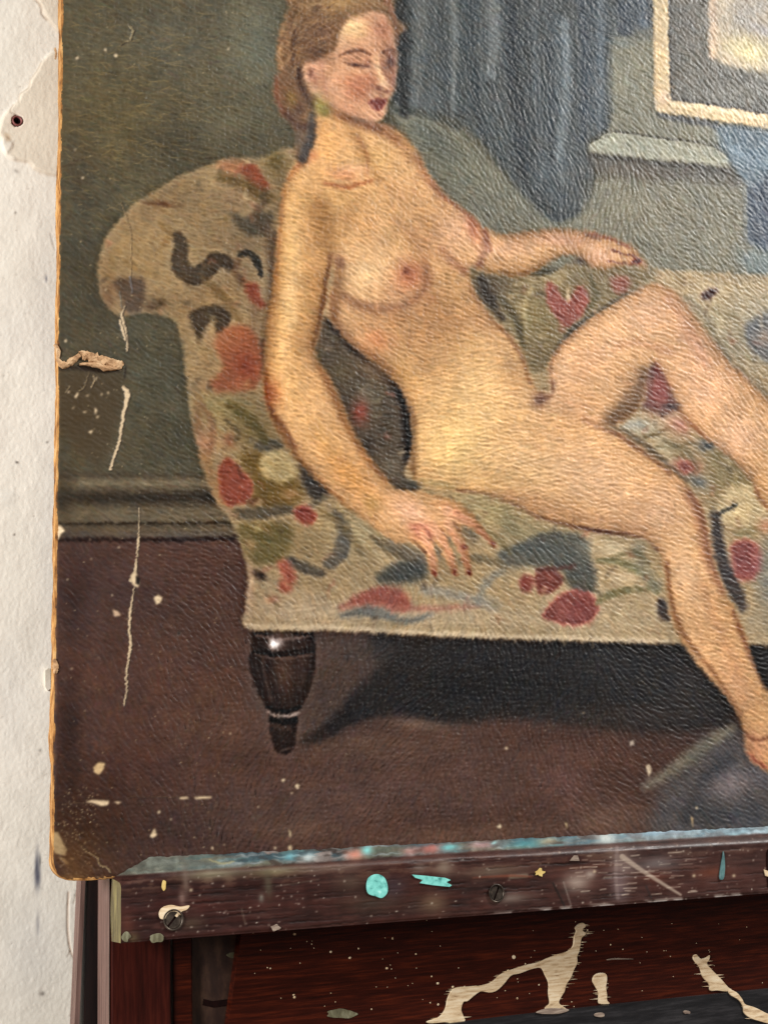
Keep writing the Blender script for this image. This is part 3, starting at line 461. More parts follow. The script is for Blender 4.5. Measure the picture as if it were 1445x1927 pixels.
    c.clip = None
    for x, y, a in ((818,1080,70),(856,1078,70),(882,1078,75),(928,1024,40),(874,1028,40),(1200,490,20)): b(x, y, 6, 4.5, (158,84,74), .6, a)
    c.clip = full
    # hips and legs
    s([(860,922),(915,934),(965,952),(1015,976),(1070,992),(1130,1002),(1200,1014),(1234,1036)], [4,8,10,8,10,12,10,8], (116,84,78), 4, .85); s([(960,930),(1060,965),(1150,985),(1210,1000)], 20, (192,146,104), 10, .6); s([(776,790),(778,850),(776,896)], 12, (150,118,84), 7, .7); s([(795,906),(850,916)], 10, (176,156,112), 6, .6)
    s([(1018,752),(1036,744),(1040,720)], 6, (132,92,78), 4, .5); b(1014,754,17,16,(112,86,80),.6); s([(1000,690),(1012,720),(1018,745)], [6,9,10], (156,116,92), 5, .6); s([(1032,700),(1044,664),(1080,626),(1130,588)], 6, (182,132,94), 4, .6)
    s([(1100,790),(1150,812),(1200,842),(1260,888)], [12,10,8,6], (150,112,86), 6, .75); b(1120,790,50,14,(206,158,112),.6,10); s([(1210,700),(1190,750),(1150,790)], [10,34,34], (138,110,82), 11, .85); b(1190,730,30,40,(166,130,96),.6,20); s([(1160,655),(1200,645),(1260,662)], 14, (196,146,112), 8, .5)
    s([(1232,686),(1252,720),(1272,770)], 6, (140,98,80), 3, .8); s([(1276,776),(1330,828),(1390,880),(1440,955)], 6, (176,122,92), 4, .6); s([(1346,646),(1400,705),(1450,752)], 6, (170,122,96), 4, .6); s([(1256,560),(1300,620),(1330,690)], 14, (194,144,110), 8, .4)
    s([(1300,930),(1322,980),(1334,1050),(1360,1110)], [22,26,20,14], (176,128,96), 10, .8); s([(1254,1060),(1262,1130),(1290,1200),(1345,1270),(1392,1345)], 8, (172,126,88), 4, .7); s([(1380,1150),(1405,1220),(1440,1290)], 8, (170,120,90), 4, .7); s([(1320,1100),(1350,1180),(1390,1270)], 18, (198,148,106), 10, .5)
    s([(1400,1380),(1424,1392),(1450,1386)], 6, (150,104,82), 4, .6); s([(1404,1420),(1440,1445)], 7, (196,112,90), 4, .7)
    c.clip = None
    b(800,450,40,60,(178,134,92),.6,-15); b(600,420,34,70,(172,130,86),.55); b(840,620,70,44,(176,134,92),.6,30); b(770,620,60,30,(182,138,96),.55,25); b(720,690,50,24,(172,130,88),.5,35)
    b(960,700,26,50,(190,146,104),.5,-20); b(840,760,40,30,(214,172,116),.5); b(1040,950,90,26,(196,152,108),.6,14); b(930,900,60,20,(210,168,112),.5,10); b(1180,960,50,30,(206,160,118),.5,20)
    b(1080,760,50,26,(206,158,118),.5,10); b(1110,680,30,60,(198,150,112),.45,35); b(1300,640,24,60,(196,146,112),.5,-30); b(1260,800,40,20,(196,148,112),.5,40); b(590,560,16,80,(176,132,84),.5,6); b(560,640,30,20,(196,148,100),.4)
    b(520,560,10,120,(200,150,96),.5,4); b(640,870,20,70,(190,142,90),.5,-44); b(700,420,30,26,(196,150,104),.5,20); b(660,400,24,50,(186,140,94),.45,30); b(740,360,40,20,(190,144,100),.45,30)
    Yg = (c.y0+ST*(np.arange(c.ny)+.5))[:, None]; Xg = (c.x0+ST*(np.arange(c.nx)+.5))[None]
    for mk, k2, lim in ((full, .20, 1-.8*np.exp(-(((Xg-830)/110)**2+((Yg-1020)/80)**2))-.6*np.exp(-(((Xg-1190)/60)**2+((Yg-480)/40)**2))), (masks[3], .16, np.clip((Yg-470)/60, 0, 1)*np.clip((925-Yg)/40, 0, 1)), (masks[1], .12, np.clip((Xg-925)/30, 0, 1)), (masks[4], .12, np.clip((Xg-790)/40, 0, 1))):
        e_ = np.clip((1-blur(mk, 5.5))*2, 0, 1)*mk*lim; e2 = np.clip((1-blur(mk, 14))*1.6, 0, 1)*mk*lim
        c.c *= 1-((k2*.22*e_+k2*.85*e2)[..., None])*np.array([.88, 1.0, 1.08])
    m_ = full[..., None]; sk = np.array([205, 160, 113.]); d_ = c.c-sk; k_ = np.where(d_.mean(-1, keepdims=True) < 0, 1.42, 1.12); c.c += (sk+d_*k_+np.array([0, -3, -4])-c.c)*m_
    # triangle of cloth seen behind the knee
    c.poly([(1230,682),(1246,704),(1262,738),(1276,774),(1240,772),(1208,770),(1214,742),(1216,706)], (112,74,70), 4, .95, False); b(1240,735,14,22,(168,72,72),.8); b(1262,765,14,6,(76,66,72),.8); b(1236,700,6,16,(140,60,60),.6)
figure_part()
def head_part():
    c = cv; b = c.blob; s = c.stroke; hm = np.zeros((c.ny, c.nx))
    hair = [(560,-40),(538,30),(525,68),(521,108),(523,132),(516,150),(515,172),(521,200),(534,222),(551,238),(558,262),(554,292),(572,312),(586,284),(594,252),(594,215),(598,180),(616,120),(760,60),(742,28),(728,-40)]
    w, m = c.pmask(hair, 3.5); hm[w[0]:w[1], w[2]:w[3]] = m; c.put(w, m, (120,92,68), 1); c.clip = hm
    b(640,2,64,18,(168,132,84),.85,-5); b(690,12,30,10,(140,106,76),.7,10); b(600,22,30,22,(138,108,76),.7,-40); b(575,60,24,30,(112,84,62),.7,10)
    s([(532,30),(526,62),(524,96),(528,124)], 14, (164,120,78), 4, .8); s([(548,40),(541,80),(541,120)], 8, (138,102,72), 4, .6); b(606,60,24,36,(98,72,58),.65); b(590,95,22,18,(88,64,54),.7)
    s([(556,60),(552,105),(564,150)], 12, (86,64,54), 5, .7); s([(562,125),(568,165),(588,200)], 12, (72,54,50), 5, .8)
    b(546,178,22,34,(104,74,60),.8,-10); s([(519,145),(519,178),(532,212)], 8, (124,74,60), 4, .7); b(549,186,11,20,(132,106,58),.8,-10); s([(538,214),(558,236),(582,238)], 16, (84,60,54), 6, .75); b(562,205,12,16,(84,62,56),.6)
    s([(588,215),(586,250),(578,280),(566,302)], [10,18,22,16], (76,74,76), 6, .9); b(560,262,14,16,(84,82,80),.6)
    r = np.random.default_rng(61)
    for _ in range(170):
        t = r.uniform(0, 1); x = r.uniform(522, 640); y = r.uniform(-20, 120); L_ = r.uniform(14, 40); a_ = math.radians(r.normal(112 if x < 570 else 150, 14))
        s([(x, y), (x+L_*math.cos(a_)*.5+2, y+L_*math.sin(a_)*.5), (x+L_*math.cos(a_), y+L_*math.sin(a_))], [.8, 2.4, .8], ((160,124,84) if r.random() < .5 else (84,62,50)), 1.3, r.uniform(.2, .5))
    c.clip = None
    s([(728,2),(739,26),(747,60),(749,84)], [12,10,6,3], (128,88,68), 3, .8)
    f = np.zeros((c.ny, c.nx))
    face = [(636,84),(641,60),(654,40),(676,27),(704,22),(726,30),(738,54),(745,86),(747,120),(744,150),(740,170),(734,184),(728,196),(726,210),(719,223),(702,230),(676,224),(650,214),(622,198),(600,182),(586,170),(574,152),(570,130),(578,116),(594,114),(612,108),(628,98)]
    w, m = c.pmask(face, 3.4); f[w[0]:w[1], w[2]:w[3]] = m
    c.put(w, m, (200,150,114), 1); c.clip = f
    b(662,50,30,22,(226,188,132),.9,-20); b(722,56,22,34,(174,116,90),.85); b(694,32,30,8,(186,136,104),.7); b(640,84,14,18,(206,162,126),.6); b(618,92,12,20,(150,110,84),.7); b(604,112,16,8,(140,100,80),.6)
    b(700,80,16,14,(212,158,120),.6); b(648,136,28,14,(206,156,118),.7); b(672,166,32,24,(190,114,82),.85,20); b(694,150,18,14,(196,122,90),.6); b(634,174,22,22,(206,154,118),.7,30); b(655,204,30,9,(200,142,108),.7,26); b(610,160,14,20,(196,142,112),.5)
    b(590,142,14,20,(188,134,108),.8); b(584,138,6,9,(120,78,66),.75); b(594,152,5,8,(140,94,78),.5); s([(604,120),(608,150),(614,176)], 6, (164,112,90), 4, .6); s([(572,120),(594,112),(612,100)], 6, (104,74,60), 4, .75)
    s([(576,158),(592,178),(612,194)], 6, (178,140,102), 3, .6); s([(612,190),(640,208),(680,226)], 6, (160,110,84), 4, .7)
    b(670,104,28,14,(174,124,96),.75,8); s([(638,106),(656,98),(676,95),(696,102)], [2,6,8,3], (98,66,52), 2.6, .85); b(672,118,22,6,(164,114,90),.6,10)
    s([(648,117),(664,122),(682,125),(695,126)], [1,3,3.6,2], (82,54,48), 1.8, .85); b(670,122,8,3.4,(62,40,40),.9,8); b(688,124,7,3,(112,74,64),.6); s([(652,130),(672,136),(692,134)], 3, (214,164,124), 2.5, .5); b(692,116,6,10,(140,94,78),.7)
    b(735,112,13,26,(104,72,66),.92); b(735,120,7,9,(74,54,54),.85); s([(722,98),(733,94),(744,99)], 5, (96,66,58), 2.5, .8); b(740,152,8,30,(140,94,80),.85); s([(719,116),(725,138),(732,154)], 7, (128,86,72), 4, .7); b(736,100,8,6,(150,104,84),.5)
    s([(708,108),(712,134),(721,154)], [7,9,12], (222,176,132), 4, .8); b(723,160,10,8,(222,176,136),.85); b(712,166,7,4,(104,64,56),.85,20); b(727,172,8,3.5,(116,74,64),.8); s([(701,156),(701,166)], 4, (150,98,76), 2.5, .6); b(702,179,10,7,(204,154,120),.7); s([(715,174),(717,183)], 4, (140,94,78), 2.5, .6)
    c.poly([(692,193),(700,188),(710,185),(716,187),(725,185),(727,192),(722,199),(711,200),(700,197)], (150,62,60), 2, .92); c.poly([(697,196),(711,198),(723,196),(720,205),(712,209),(703,204)], (160,72,70), 2.2, .9); s([(696,195),(710,197),(724,194)], 1.6, (124,50,52), 1.4, .5)
    b(716,217,8,5,(158,106,86),.6); b(700,222,12,5,(196,144,112),.5); s([(729,198),(728,212)], 5, (140,98,80), 3, .6)
    c.clip = None
    s([(636,214),(690,233),(736,241)], [4,10,8], (134,94,76), 6, .65); s([(600,178),(624,120),(620,84),(640,48),(690,24)], [3,5,6,5,3], (150,110,80), 4, .4)
    b(603,199,14,15,(150,146,84),.85); b(613,211,11,8,(130,126,66),.75); b(598,178,10,8,(160,140,100),.5)
head_part()

RELIEF = 4.3
# -- brush marks: short strokes of the local colour, laid along the direction of the brushwork (direction field is set up here)
# direction of the brush ridges, interpolated from marks read off the photograph
DIR = [(150,100,5),(300,60,15),(300,250,20),(200,450,35),(160,800,35),(330,720,30),(640,120,25),(760,260,28),(700,440,42),(600,340,25),(550,600,12),(720,640,50),(900,720,5),(860,850,3),(1100,860,12),(1200,680,20),(1000,200,62),(880,80,38),(1250,130,50),(1100,400,118),(1320,420,45),(960,380,60),(1000,1100,58),(1350,980,36),(1310,1200,28),(240,1100,36),(220,1400,62),(500,1450,102),(720,1530,118),(920,1500,115),(1200,1520,62),(1000,1290,120),(1380,1520,45),(450,1230,62),(640,880,40),(520,1000,35),(350,450,30),(800,1290,130),(640,1300,100),(1000,460,35),(1400,700,40)]
ys, xs = np.mgrid[0:cv.ny:12, 0:cv.nx:12]; X = cv.x0+xs*ST; Y = cv.y0+ys*ST
cs = np.zeros(X.shape); sn = np.zeros(X.shape)
for x, y, a in DIR:
    w_ = 1/((X-x)**2+(Y-y)**2+3000)**1.6; cs += w_*math.cos(2*math.radians(a)); sn += w_*math.sin(2*math.radians(a))
th = .5*np.arctan2(sn, cs)
th = np.unwrap(np.unwrap(th*2, axis=1), axis=0)/2
yy = np.clip((np.arange(cv.ny)/12), 0, th.shape[0]-1.001); xx = np.clip((np.arange(cv.nx)/12), 0, th.shape[1]-1.001)
yi = yy.astype(int); xi = xx.astype(int); fy = (yy-yi)[:, None]; fx = (xx-xi)[None]
TH = (th[yi][:, xi]*(1-fx)+th[yi][:, xi+1]*fx)*(1-fy)+(th[yi+1][:, xi]*(1-fx)+th[yi+1][:, xi+1]*fx)*fy
TH = TH+.85*(fbm(cv.ny, cv.nx, 34, 77, 3)-.5)+.9*(fbm(cv.ny, cv.nx, 150, 78, 2)-.5)
def dabs(n, seed, L0, L1, W0, W1, al, xr, yr):
    r = np.random.default_rng(seed)
    for _ in range(n):
        x, y = r.uniform(*xr), r.uniform(*yr); i, j = int((x-cv.x0)/ST), int((y-cv.y0)/ST)
        if not (2 < i < cv.nx-3 and 2 < j < cv.ny-3): continue
        a_ = TH[j, i]+r.normal(0, .35)+(1.2 if r.random() < .2 else 0); L_ = r.uniform(L0, L1); col = cv.c[j, i]*(1+r.normal(0, .055))+r.normal(0, 3.2, 3)
        dx, dy = L_*math.cos(a_)*.5, L_*math.sin(a_)*.5
        cv.stroke([(x-dx, y-dy), (x+dx, y+dy)], [r.uniform(W0, W1)*.6, r.uniform(W0, W1)], col, 1.6, al*r.uniform(.5, 1))
dabs(12000, 71, 8, 22, 2.5, 6, .42, (60, 1500), (-60, 1640)); dabs(500, 72, 4, 8, 1.5, 3, .3, (520, 750), (0, 240)); dabs(6000, 73, 5, 14, 1.5, 3.5, .45, (60, 1500), (240, 1640))
# -- weathering: crackle, chips, creases -------------------------------------------------
PAPER = (206, 182, 148)
fine = fbm(cv.ny, cv.nx, 26, 5, 5, .6)-.5; broad = fbm(cv.ny, cv.nx, 120, 9, 4)-.5
hue = fbm(cv.ny, cv.nx, 60, 31, 4)-.5
XX = (cv.x0+ST*(np.arange(cv.nx)+.5))[None]; YY = (cv.y0+ST*(np.arange(cv.ny)+.5))[:, None]; g_ = cv.c.mean(-1, keepdims=True)
red = np.clip((cv.c[..., 0]-cv.c[..., 1]-62)/30, 0, 1)*np.clip((150-cv.c[..., 1])/30, 0, 1)
cv.c = g_+(cv.c-g_)*(1.0-.30*red[..., None]); cv.c *= (1-.12*red[..., None]*np.array([1, 1., 1.25]))
g_ = cv.c.mean(-1, keepdims=True); cv.c = g_+(cv.c-g_)*.90; cv.c = 112+(cv.c-112)*1.07-5; cv.c += np.where((YY < 1000)[..., None], np.array([7., 3., -2]), np.array([3., 1., 0.]))*np.clip((150-g_)/60, 0, 1)*np.clip((700-XX)/300, .35, 1)[..., None]
bl = np.stack([blur(cv.c[..., k], 7) for k in range(3)], -1); Ld = (cv.c-bl).mean(-1, keepdims=True); bl3 = blur(cv.c.mean(-1), 3)[..., None]
XX = (cv.x0+ST*(np.arange(cv.nx)+.5))[None]; YY = (cv.y0+ST*(np.arange(cv.ny)+.5))[:, None]
FQ = (1-.75*np.exp(-(((XX-670)/95)**2+((YY-130)/105)**2)**2)-.6*np.exp(-(((XX-840)/100)**2+((YY-1030)/70)**2)))[..., None]
cv.c = cv.c+FQ*(.55*Ld+.5*(cv.c.mean(-1, keepdims=True)-bl3)); cv.c = np.clip(cv.c, 4, 245)
hi_ = np.clip((cv.c[..., :1]-205)/25, 0, 1); cv.c += hi_*np.array([5., 7., 8.])
cv.c *= (1+.26*fine+.10*broad)[..., None]; cv.c += hue[..., None]*np.array([4, 0, -3.5])
def bandnoise(seed, lo, hi):
    r = np.random.default_rng(seed).standard_normal((cv.ny, cv.nx)); return norm(blur(r, lo)-blur(r, hi))
l1 = norm(lic(bandnoise(1, .75, 2.3), TH, 13, 1.05))
l2 = norm(lic(bandnoise(2, .75, 2.2), TH+.75, 9, 1.0))
l3 = norm(lic(bandnoise(3, .6, 2.0), TH-.35, 5, 1.0))
l4 = norm(lic(bandnoise(6, .75, 2.6), TH+.25*np.sin(vnoise(cv.ny, cv.nx, 40, 99)*12), 16, 1.2)); l5 = norm(lic(bandnoise(7, .6, 1.6), TH, 4, 1.0)); l6 = norm(blur(np.random.default_rng(8).standard_normal((cv.ny, cv.nx)), .7)-blur(np.random.default_rng(8).standard_normal((cv.ny, cv.nx)), 3))
ridge = lambda a, k: np.clip(1-np.abs(a)*k, 0, 1)
mixm = np.clip((fbm(cv.ny, cv.nx, 22, 50, 3)-.5)*5+.5, 0, 1)
gap = np.clip((fbm(cv.ny, cv.nx, 16, 51, 3)-.42)*6, 0, 1)
RG = ridge(l1, 1.5)*(.35+.65*mixm)+ridge(l2, 1.6)*(1-mixm)*.9
RG = RG*(.25+.75*gap)*(.45+.9*np.clip((fbm(cv.ny, cv.nx, 60, 52, 3)-.32)*2.6, 0, 1))
XX = (cv.x0+ST*(np.arange(cv.nx)+.5))[None]; YY = (cv.y0+ST*(np.arange(cv.ny)+.5))[:, None]
wv = norm(lic(bandnoise(4, .7, 1.8), TH*0+math.pi/2, 6, 1.0))+norm(lic(bandnoise(5, .7, 1.8), TH*0, 6, 1.0))     # canvas-like tooth
soft_zone = 1-.55*np.exp(-(((XX-180)/130)**2+((YY-1000)/700)**2))
LONG = np.clip(1-np.abs(l4)*2.2, 0, 1)*np.clip((fbm(cv.ny, cv.nx, 18, 57, 3)-.47)*8, 0, 1)
RG *= 1-.4*np.exp(-(((XX-670)/100)**2+((YY-130)/110)**2)); cv.h += (.115*RG+.15*LONG+.035*l1+.052*l3+.030*l5+.020*wv+.012*l6)*soft_zone*1e-3*RELIEF*(1-.22*np.clip((XX-800)/400, 0, 1))
cv.h += (broad*.9+fine*.25)*1e-3
# light catching the ridge crests, put into the dark paint as a paler tint
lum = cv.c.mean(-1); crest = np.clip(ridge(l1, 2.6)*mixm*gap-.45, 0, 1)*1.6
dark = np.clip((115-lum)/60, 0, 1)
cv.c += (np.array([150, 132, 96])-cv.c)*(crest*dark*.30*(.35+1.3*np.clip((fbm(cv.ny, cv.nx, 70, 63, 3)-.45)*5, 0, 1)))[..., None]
cv.c *= (1+.022*l5+.018*l3+.012*wv+.03*norm(fbm(cv.ny, cv.nx, 6, 141, 3)))[..., None]
cv.c += norm(fbm(cv.ny, cv.nx, 9, 143, 4))[..., None]*np.array([1.2, .2, -1.0])+norm(lic(bandnoise(9, 1, 3), TH, 6, 1.0))[..., None]*np.array([1.2, -.3, -.8])
XF = np.exp(-(((XX-670)/110)**2+((YY-130)/120)**2)); am = 1-.6*XF
wy = ((fbm(cv.ny, cv.nx, 7, 41, 3)-.5)*6+(vnoise(cv.ny, cv.nx, 2.2, 43)-.5)*3+l1*.7)*am; wx = ((fbm(cv.ny, cv.nx, 7, 42, 3)-.5)*6+(vnoise(cv.ny, cv.nx, 2.2, 44)-.5)*3+l3*.7)*am
cv.c = cv.sample(cv.c, XX+wx*.8, YY+wy*.8)
def chip(pts, smooth=False, col=PAPER, d=-.0005, soft=.8): cv.poly(pts, (40,30,24), soft+2.2, .55, smooth); cv.poly(pts, col, soft, 1, smooth, d)  # dark soft rim painted round the chip as edge shade
def crack(pts, wd, col=PAPER, d=-.0006, a=1):
    q = spline(pts, False, 10); jit = blur(rng.normal(0, 1.6, (len(q), 2)).reshape(len(q), 2, 1)[:, :, 0], 0)*.45; q = q+jit
    wv_ = np.interp(np.linspace(0, 1, len(q)), np.linspace(0, 1, len(wd)), wd)*(.8+.4*rng.random(len(q)))
    for i in range(len(q)-1):
        if wv_[i] > .3: cv.stroke([q[i]+[1, 1], q[i+1]+[1, 1]], wv_[i]+2, (34,26,22), 1.2, .5*a)  # dark copy offset down-right, painted as the crack's shade
    for i in range(len(q)-1):
        if wv_[i] > .3: cv.stroke([q[i], q[i+1]], wv_[i], col, .8, a, d)
cv.poly([(150,686),(232,686),(230,700),(196,703),(150,698)], (26,18,14), 2, .9, False, -.0005); cv.poly([(106,690),(150,688),(150,696),(108,698)], (30,22,16), 2, .8, False)  # shade under the torn flaps painted as dark gaps
cv.poly([(106,698),(232,700),(232,760),(205,850),(180,880),(112,800),(106,760)], (66,54,38), 7, .75, False)
crack([(236,575),(230,590),(232,605),(238,630),(240,660)], [1,2,4,4,2]); crack([(226,602),(231,620),(236,640)], [3,4,2])
crack([(232,728),(240,742),(234,775),(228,810),(222,840),(214,862),(208,884)], [4,9,5,4,4,4,3])
crack([(236,690),(234,712)], [1,1.5], (30,24,20)); crack([(262,955),(262,1000),(260,1022),(259,1048)], [1,1.4,4,1.2]); crack([(257,1052),(253,1082),(248,1092)], [2,6,8]); crack([(258,1096),(252,1110),(246,1150),(244,1180),(246,1210),(242,1240),(238,1270),(239,1300),(234,1326)], [1.5,1,4,3,4.5,3,2.5,2,1.5])
chip([(246,1082),(256,1074),(264,1096),(260,1106),(250,1100)]); cv.poly([(256,1082),(264,1088),(263,1102),(256,1098)], (24,18,16), 1, 1, False, -.0012)
chip([(289,1124),(298,1119),(306,1124),(303,1134),(295,1138)]); chip([(212,1146),(222,1150),(229,1158),(216,1160)], col=(190,160,132))
chip([(176,1444),(186,1434),(198,1436),(196,1446),(188,1458),(178,1454)], col=(190,160,118)); chip([(282,1574),(291,1558),(296,1572),(288,1577)])
chip([(160,1509),(175,1505),(206,1507),(204,1515),(192,1517),(176,1511)]); chip([(214,1508),(230,1509),(222,1513)])
crack([(130,1512),(160,1511)], [.6,.8], (120,94,66), a=.6); crack([(240,1500),(300,1499),(340,1500)], [.5,.6,.9], (120,94,70), a=.6); chip([(338,1500),(352,1499),(356,1503),(340,1504)]); chip([(364,1500),(382,1498),(400,1499),(398,1502),(370,1504)])
chip([(104,990),(114,988),(123,999),(116,1004),(110,1016),(104,1014)], col=(226,202,168)); cv.poly([(105,975),(110,985),(108,1010),(104,1012)], (176,128,84), 2, 1, False)
chip([(94,1566),(110,1566),(116,1578),(127,1600),(122,1610),(104,1606),(96,1590)], col=(174,150,112)); chip([(110,1612),(120,1614),(132,1626),(124,1626)], col=(150,120,84)); chip([(130,1612),(142,1616),(136,1618)], col=(150,116,80))
crack([(150,1590),(165,1604),(182,1612),(188,1626),(204,1634),(208,1642)], [.6,1.4,1.6,1.8,1.6,1], (160,136,100), a=.8)
for pts, col in (([(140,748),(146,738),(149,740),(144,750)], PAPER), ([(134,738),(128,735),(126,740)], PAPER), ([(176,713),(184,709),(180,718)], PAPER), ([(190,738),(194,742),(191,745)], PAPER), ([(202,738),(206,736),(205,743)], PAPER), ([(160,744),(170,743),(166,746)], PAPER), ([(178,766),(184,772),(180,782)], PAPER), ([(166,812),(176,809),(172,817)], PAPER), ([(180,784),(188,782),(184,788)], PAPER), ([(155,774),(166,774),(160,777)], PAPER), ([(136,768),(142,764),(138,770)], PAPER)): chip(pts, col=col, d=-.0003)
crack([(150,736),(160,726),(168,700)], [.8,1.4,.8], (150,130,96), a=.7); crack([(172,730),(178,716),(176,706)], [1.4,1.2,1], (180,156,120), a=.8); crack([(124,738),(132,728)], [1,.8], (160,140,104)); crack([(244,50),(250,58),(246,76)], [3,3,2], (150,136,104), a=.8); crack([(224,86),(240,78),(262,79)], [.8,1,.6], (130,116,84), a=.7)
crack([(228,380),(246,440),(246,525)], [.6,1,1.6], (196,164,116), a=.7); crack([(226,548),(230,580)], [1.2,2], (120,124,116), a=.8); crack([(244,520),(250,550)], [2,1.4], (130,130,136), a=.7)
chip([(333,1192),(337,1186),(342,1190),(339,1198)], col=(92,78,70)); cv.poly([(334,1192),(338,1188),(339,1195)], (20,16,16), .8, 1, False, -.001)
chip([(1214,1440),(1222,1438),(1226,1450),(1220,1462),(1217,1452)], col=(196,176,150)); chip([(1184,1396),(1192,1392),(1194,1400),(1186,1404)], col=(176,160,146))
for x, y, r in ((534,1468,4),(560,1480,4.5),(549,1492,2),(953,1408,3.5),(938,1555,3.5),(486,1518,2),(820,1345,2),(1097,1342,2),(1310,1520,3),(434,1380,2),(300,1528,3),(400,1596,3),(518,1596,2.5),(146,110,3),(199,94,3),(219,104,4),(142,282,2),(124,642,3),(200,545,2),(430,92,3),(156,335,3),(940,1555,4),(322,1542,2),(224,1030,2.5),(170,1015,1.5),(172,1052,1.5),(128,1090,1.5),(212,1120,2)):
    p = [(x+r*(.6+.7*rng.random())*math.cos(k), y+r*(.6+.7*rng.random())*math.sin(k)) for k in (0, 1.2, 2.3, 3.4, 4.6, 5.6)]; chip(p, col=(214,192,160), d=-.0003)
chip([(118,1285),(124,1276),(130,1266)], col=(170,150,120)); chip([(131,1258),(138,1257),(137,1260)]); chip([(543,1560),(548,1566),(546,1580)], col=(196,176,140)); chip([(1062,1546),(1067,1550),(1066,1560)], col=(210,186,140)); chip([(1298,1534),(1304,1540),(1303,1558)], col=(190,160,120)); chip([(542,1592),(549,1590),(549,1604),(544,1602)], col=(200,176,140))
for _ in range(420):                             # little losses that catch the eye in the old dark paint
    x, y = rng.uniform(110, 470), rng.uniform(0, 1650)
    if rng.random() < .4: x, y = rng.uniform(110, 190), rng.uniform(1480, 1660)
    cv.blob(x, y, rng.uniform(.8, 1.8), rng.uniform(.8, 1.5), (186,166,130), rng.uniform(.3, .85))
for _ in range(140):
    x, y = rng.uniform(480, 1445), rng.uniform(0, 1560); cv.blob(x, y, rng.uniform(.8, 1.6), rng.uniform(.8, 1.4), (196,182,156), rng.uniform(.2, .6))
for _ in range(520):                             # thin amber lines upper left: ridges catching light, painted on and slightly raised
    x, y = rng.normal(250, 90), rng.normal(190, 130)
    if x < 112 or y > 520: continue
    L_ = rng.uniform(6, 26); a_ = math.radians(rng.normal(8, 16)); m_ = (x+L_*.5*math.cos(a_)+rng.normal(0, 1.5), y+L_*.5*math.sin(a_)+rng.normal(0, 1.5))
    cv.stroke([(x, y), m_, (x+L_*math.cos(a_), y+L_*math.sin(a_))], [.4, 1.3, .4], (150,128,84), .9, rng.uniform(.25, .65), .00006)
for x0_, y0_, x1_, y1_, d_ in ((1048,560,1052,660,.0002),(820,545,818,600,.0003),(1330,690,1318,730,.0002),(700,1430,692,1540,-.0004),(1190,880,1192,940,.0001)): cv.stroke([(x0_, y0_), ((x0_+x1_)/2+2, (y0_+y1_)/2), (x1_, y1_)], 2.4, None, 1.2, 1, d_)
# frayed brown rim round the corner and along the bottom
rim = np.clip(1-(XX-(112-.012*YY))/12, 0, 1)*np.clip((fbm(cv.ny, cv.nx, 7, 81, 3)-.34)*3.5, 0, 1)*np.clip((YY-200)/1200+.25, 0, 1)
cv.c += (np.array([178, 124, 66])-cv.c)*np.clip(rim, 0, 1)[..., None]
q = np.hypot(np.maximum(150-XX, 0)*.8, np.maximum(YY-1560, 0)*1.0); cm = np.clip((YY-1634+.0*XX)/34, 0, 1)*np.clip((260-XX)/60, 0, 1)
cm = np.clip(cm*1.5-.42+(fbm(cv.ny, cv.nx, 10, 82, 4)-.5)*2.0*cm, 0, 1); cv.c += (np.array([150, 112, 70])-cv.c)*cm[..., None]
cm2 = np.clip(1-np.hypot((XX-130)/110, (YY-1640)/90), 0, 1)**.7; cv.c += (np.array([92, 62, 34])-cv.c)*(cm2*.65*np.clip((fbm(cv.ny, cv.nx, 24, 83, 4)-.3)*2.5, 0, 1))[..., None]

cv.h = np.maximum(cv.h, -.0007)
# -- the board ---------------------------------------------------------------------------
BW, BH, BT = 1.30, 1.42, .023                    # width, height, thickness (metres)
painting = thing('painting', 'old oil painting of a figure on a flowered sofa, resting on the easel', 'painting', MB)
u_in = P(1500, 800)[0]; v_top = P(1445, -40)[1]
uu = np.concatenate([np.linspace(0, 1.02, 905), np.linspace(1.02, BW, 30)[1:]])
uu = uu/uu[904]*1.10 if False else uu
uu = np.concatenate([np.linspace(0, 1.085, 930), np.linspace(1.085, BW, 20)[1:]])
vv = np.concatenate([np.linspace(0, 1.262, 1110), np.linspace(1.262, BH, 16)[1:]])
jl = norm(fbm(len(vv), 1, (14, 5), 90, 4)[:, 0])*.00035; jb = norm(fbm(1, len(uu), (5, 9), 91, 4)[0])*.0008
rc = .021
vq = vv; dl = np.where(vq < rc, rc-np.sqrt(np.maximum(rc**2-(rc-vq)**2, 0)), 0)
left = dl+jl+.0012
U = left[:, None]+(uu/BW)[None]*(BW-left[:, None]); V = vv[:, None]+jb[None]*np.exp(-vv[:, None]/.01)+.0*U
Pn = np.stack([U, V, np.zeros_like(U)], -1); px, py = to_px(Pn)
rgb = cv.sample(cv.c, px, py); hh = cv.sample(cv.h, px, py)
edge = np.minimum(U-left[:, None], 1)*1; hh = hh*np.clip(edge/.004, .15, 1)-.0012*np.clip(1-edge/.005, 0, 1)**2-.0016*np.clip(1-V/.007, 0, 1)**2
# buckled relief round the tear
Pn[..., 2] = hh
grid_obj('painted_surface', Pn, rgb, M_PAINT, painting, 'cracked oil paint layer with chipped patches')
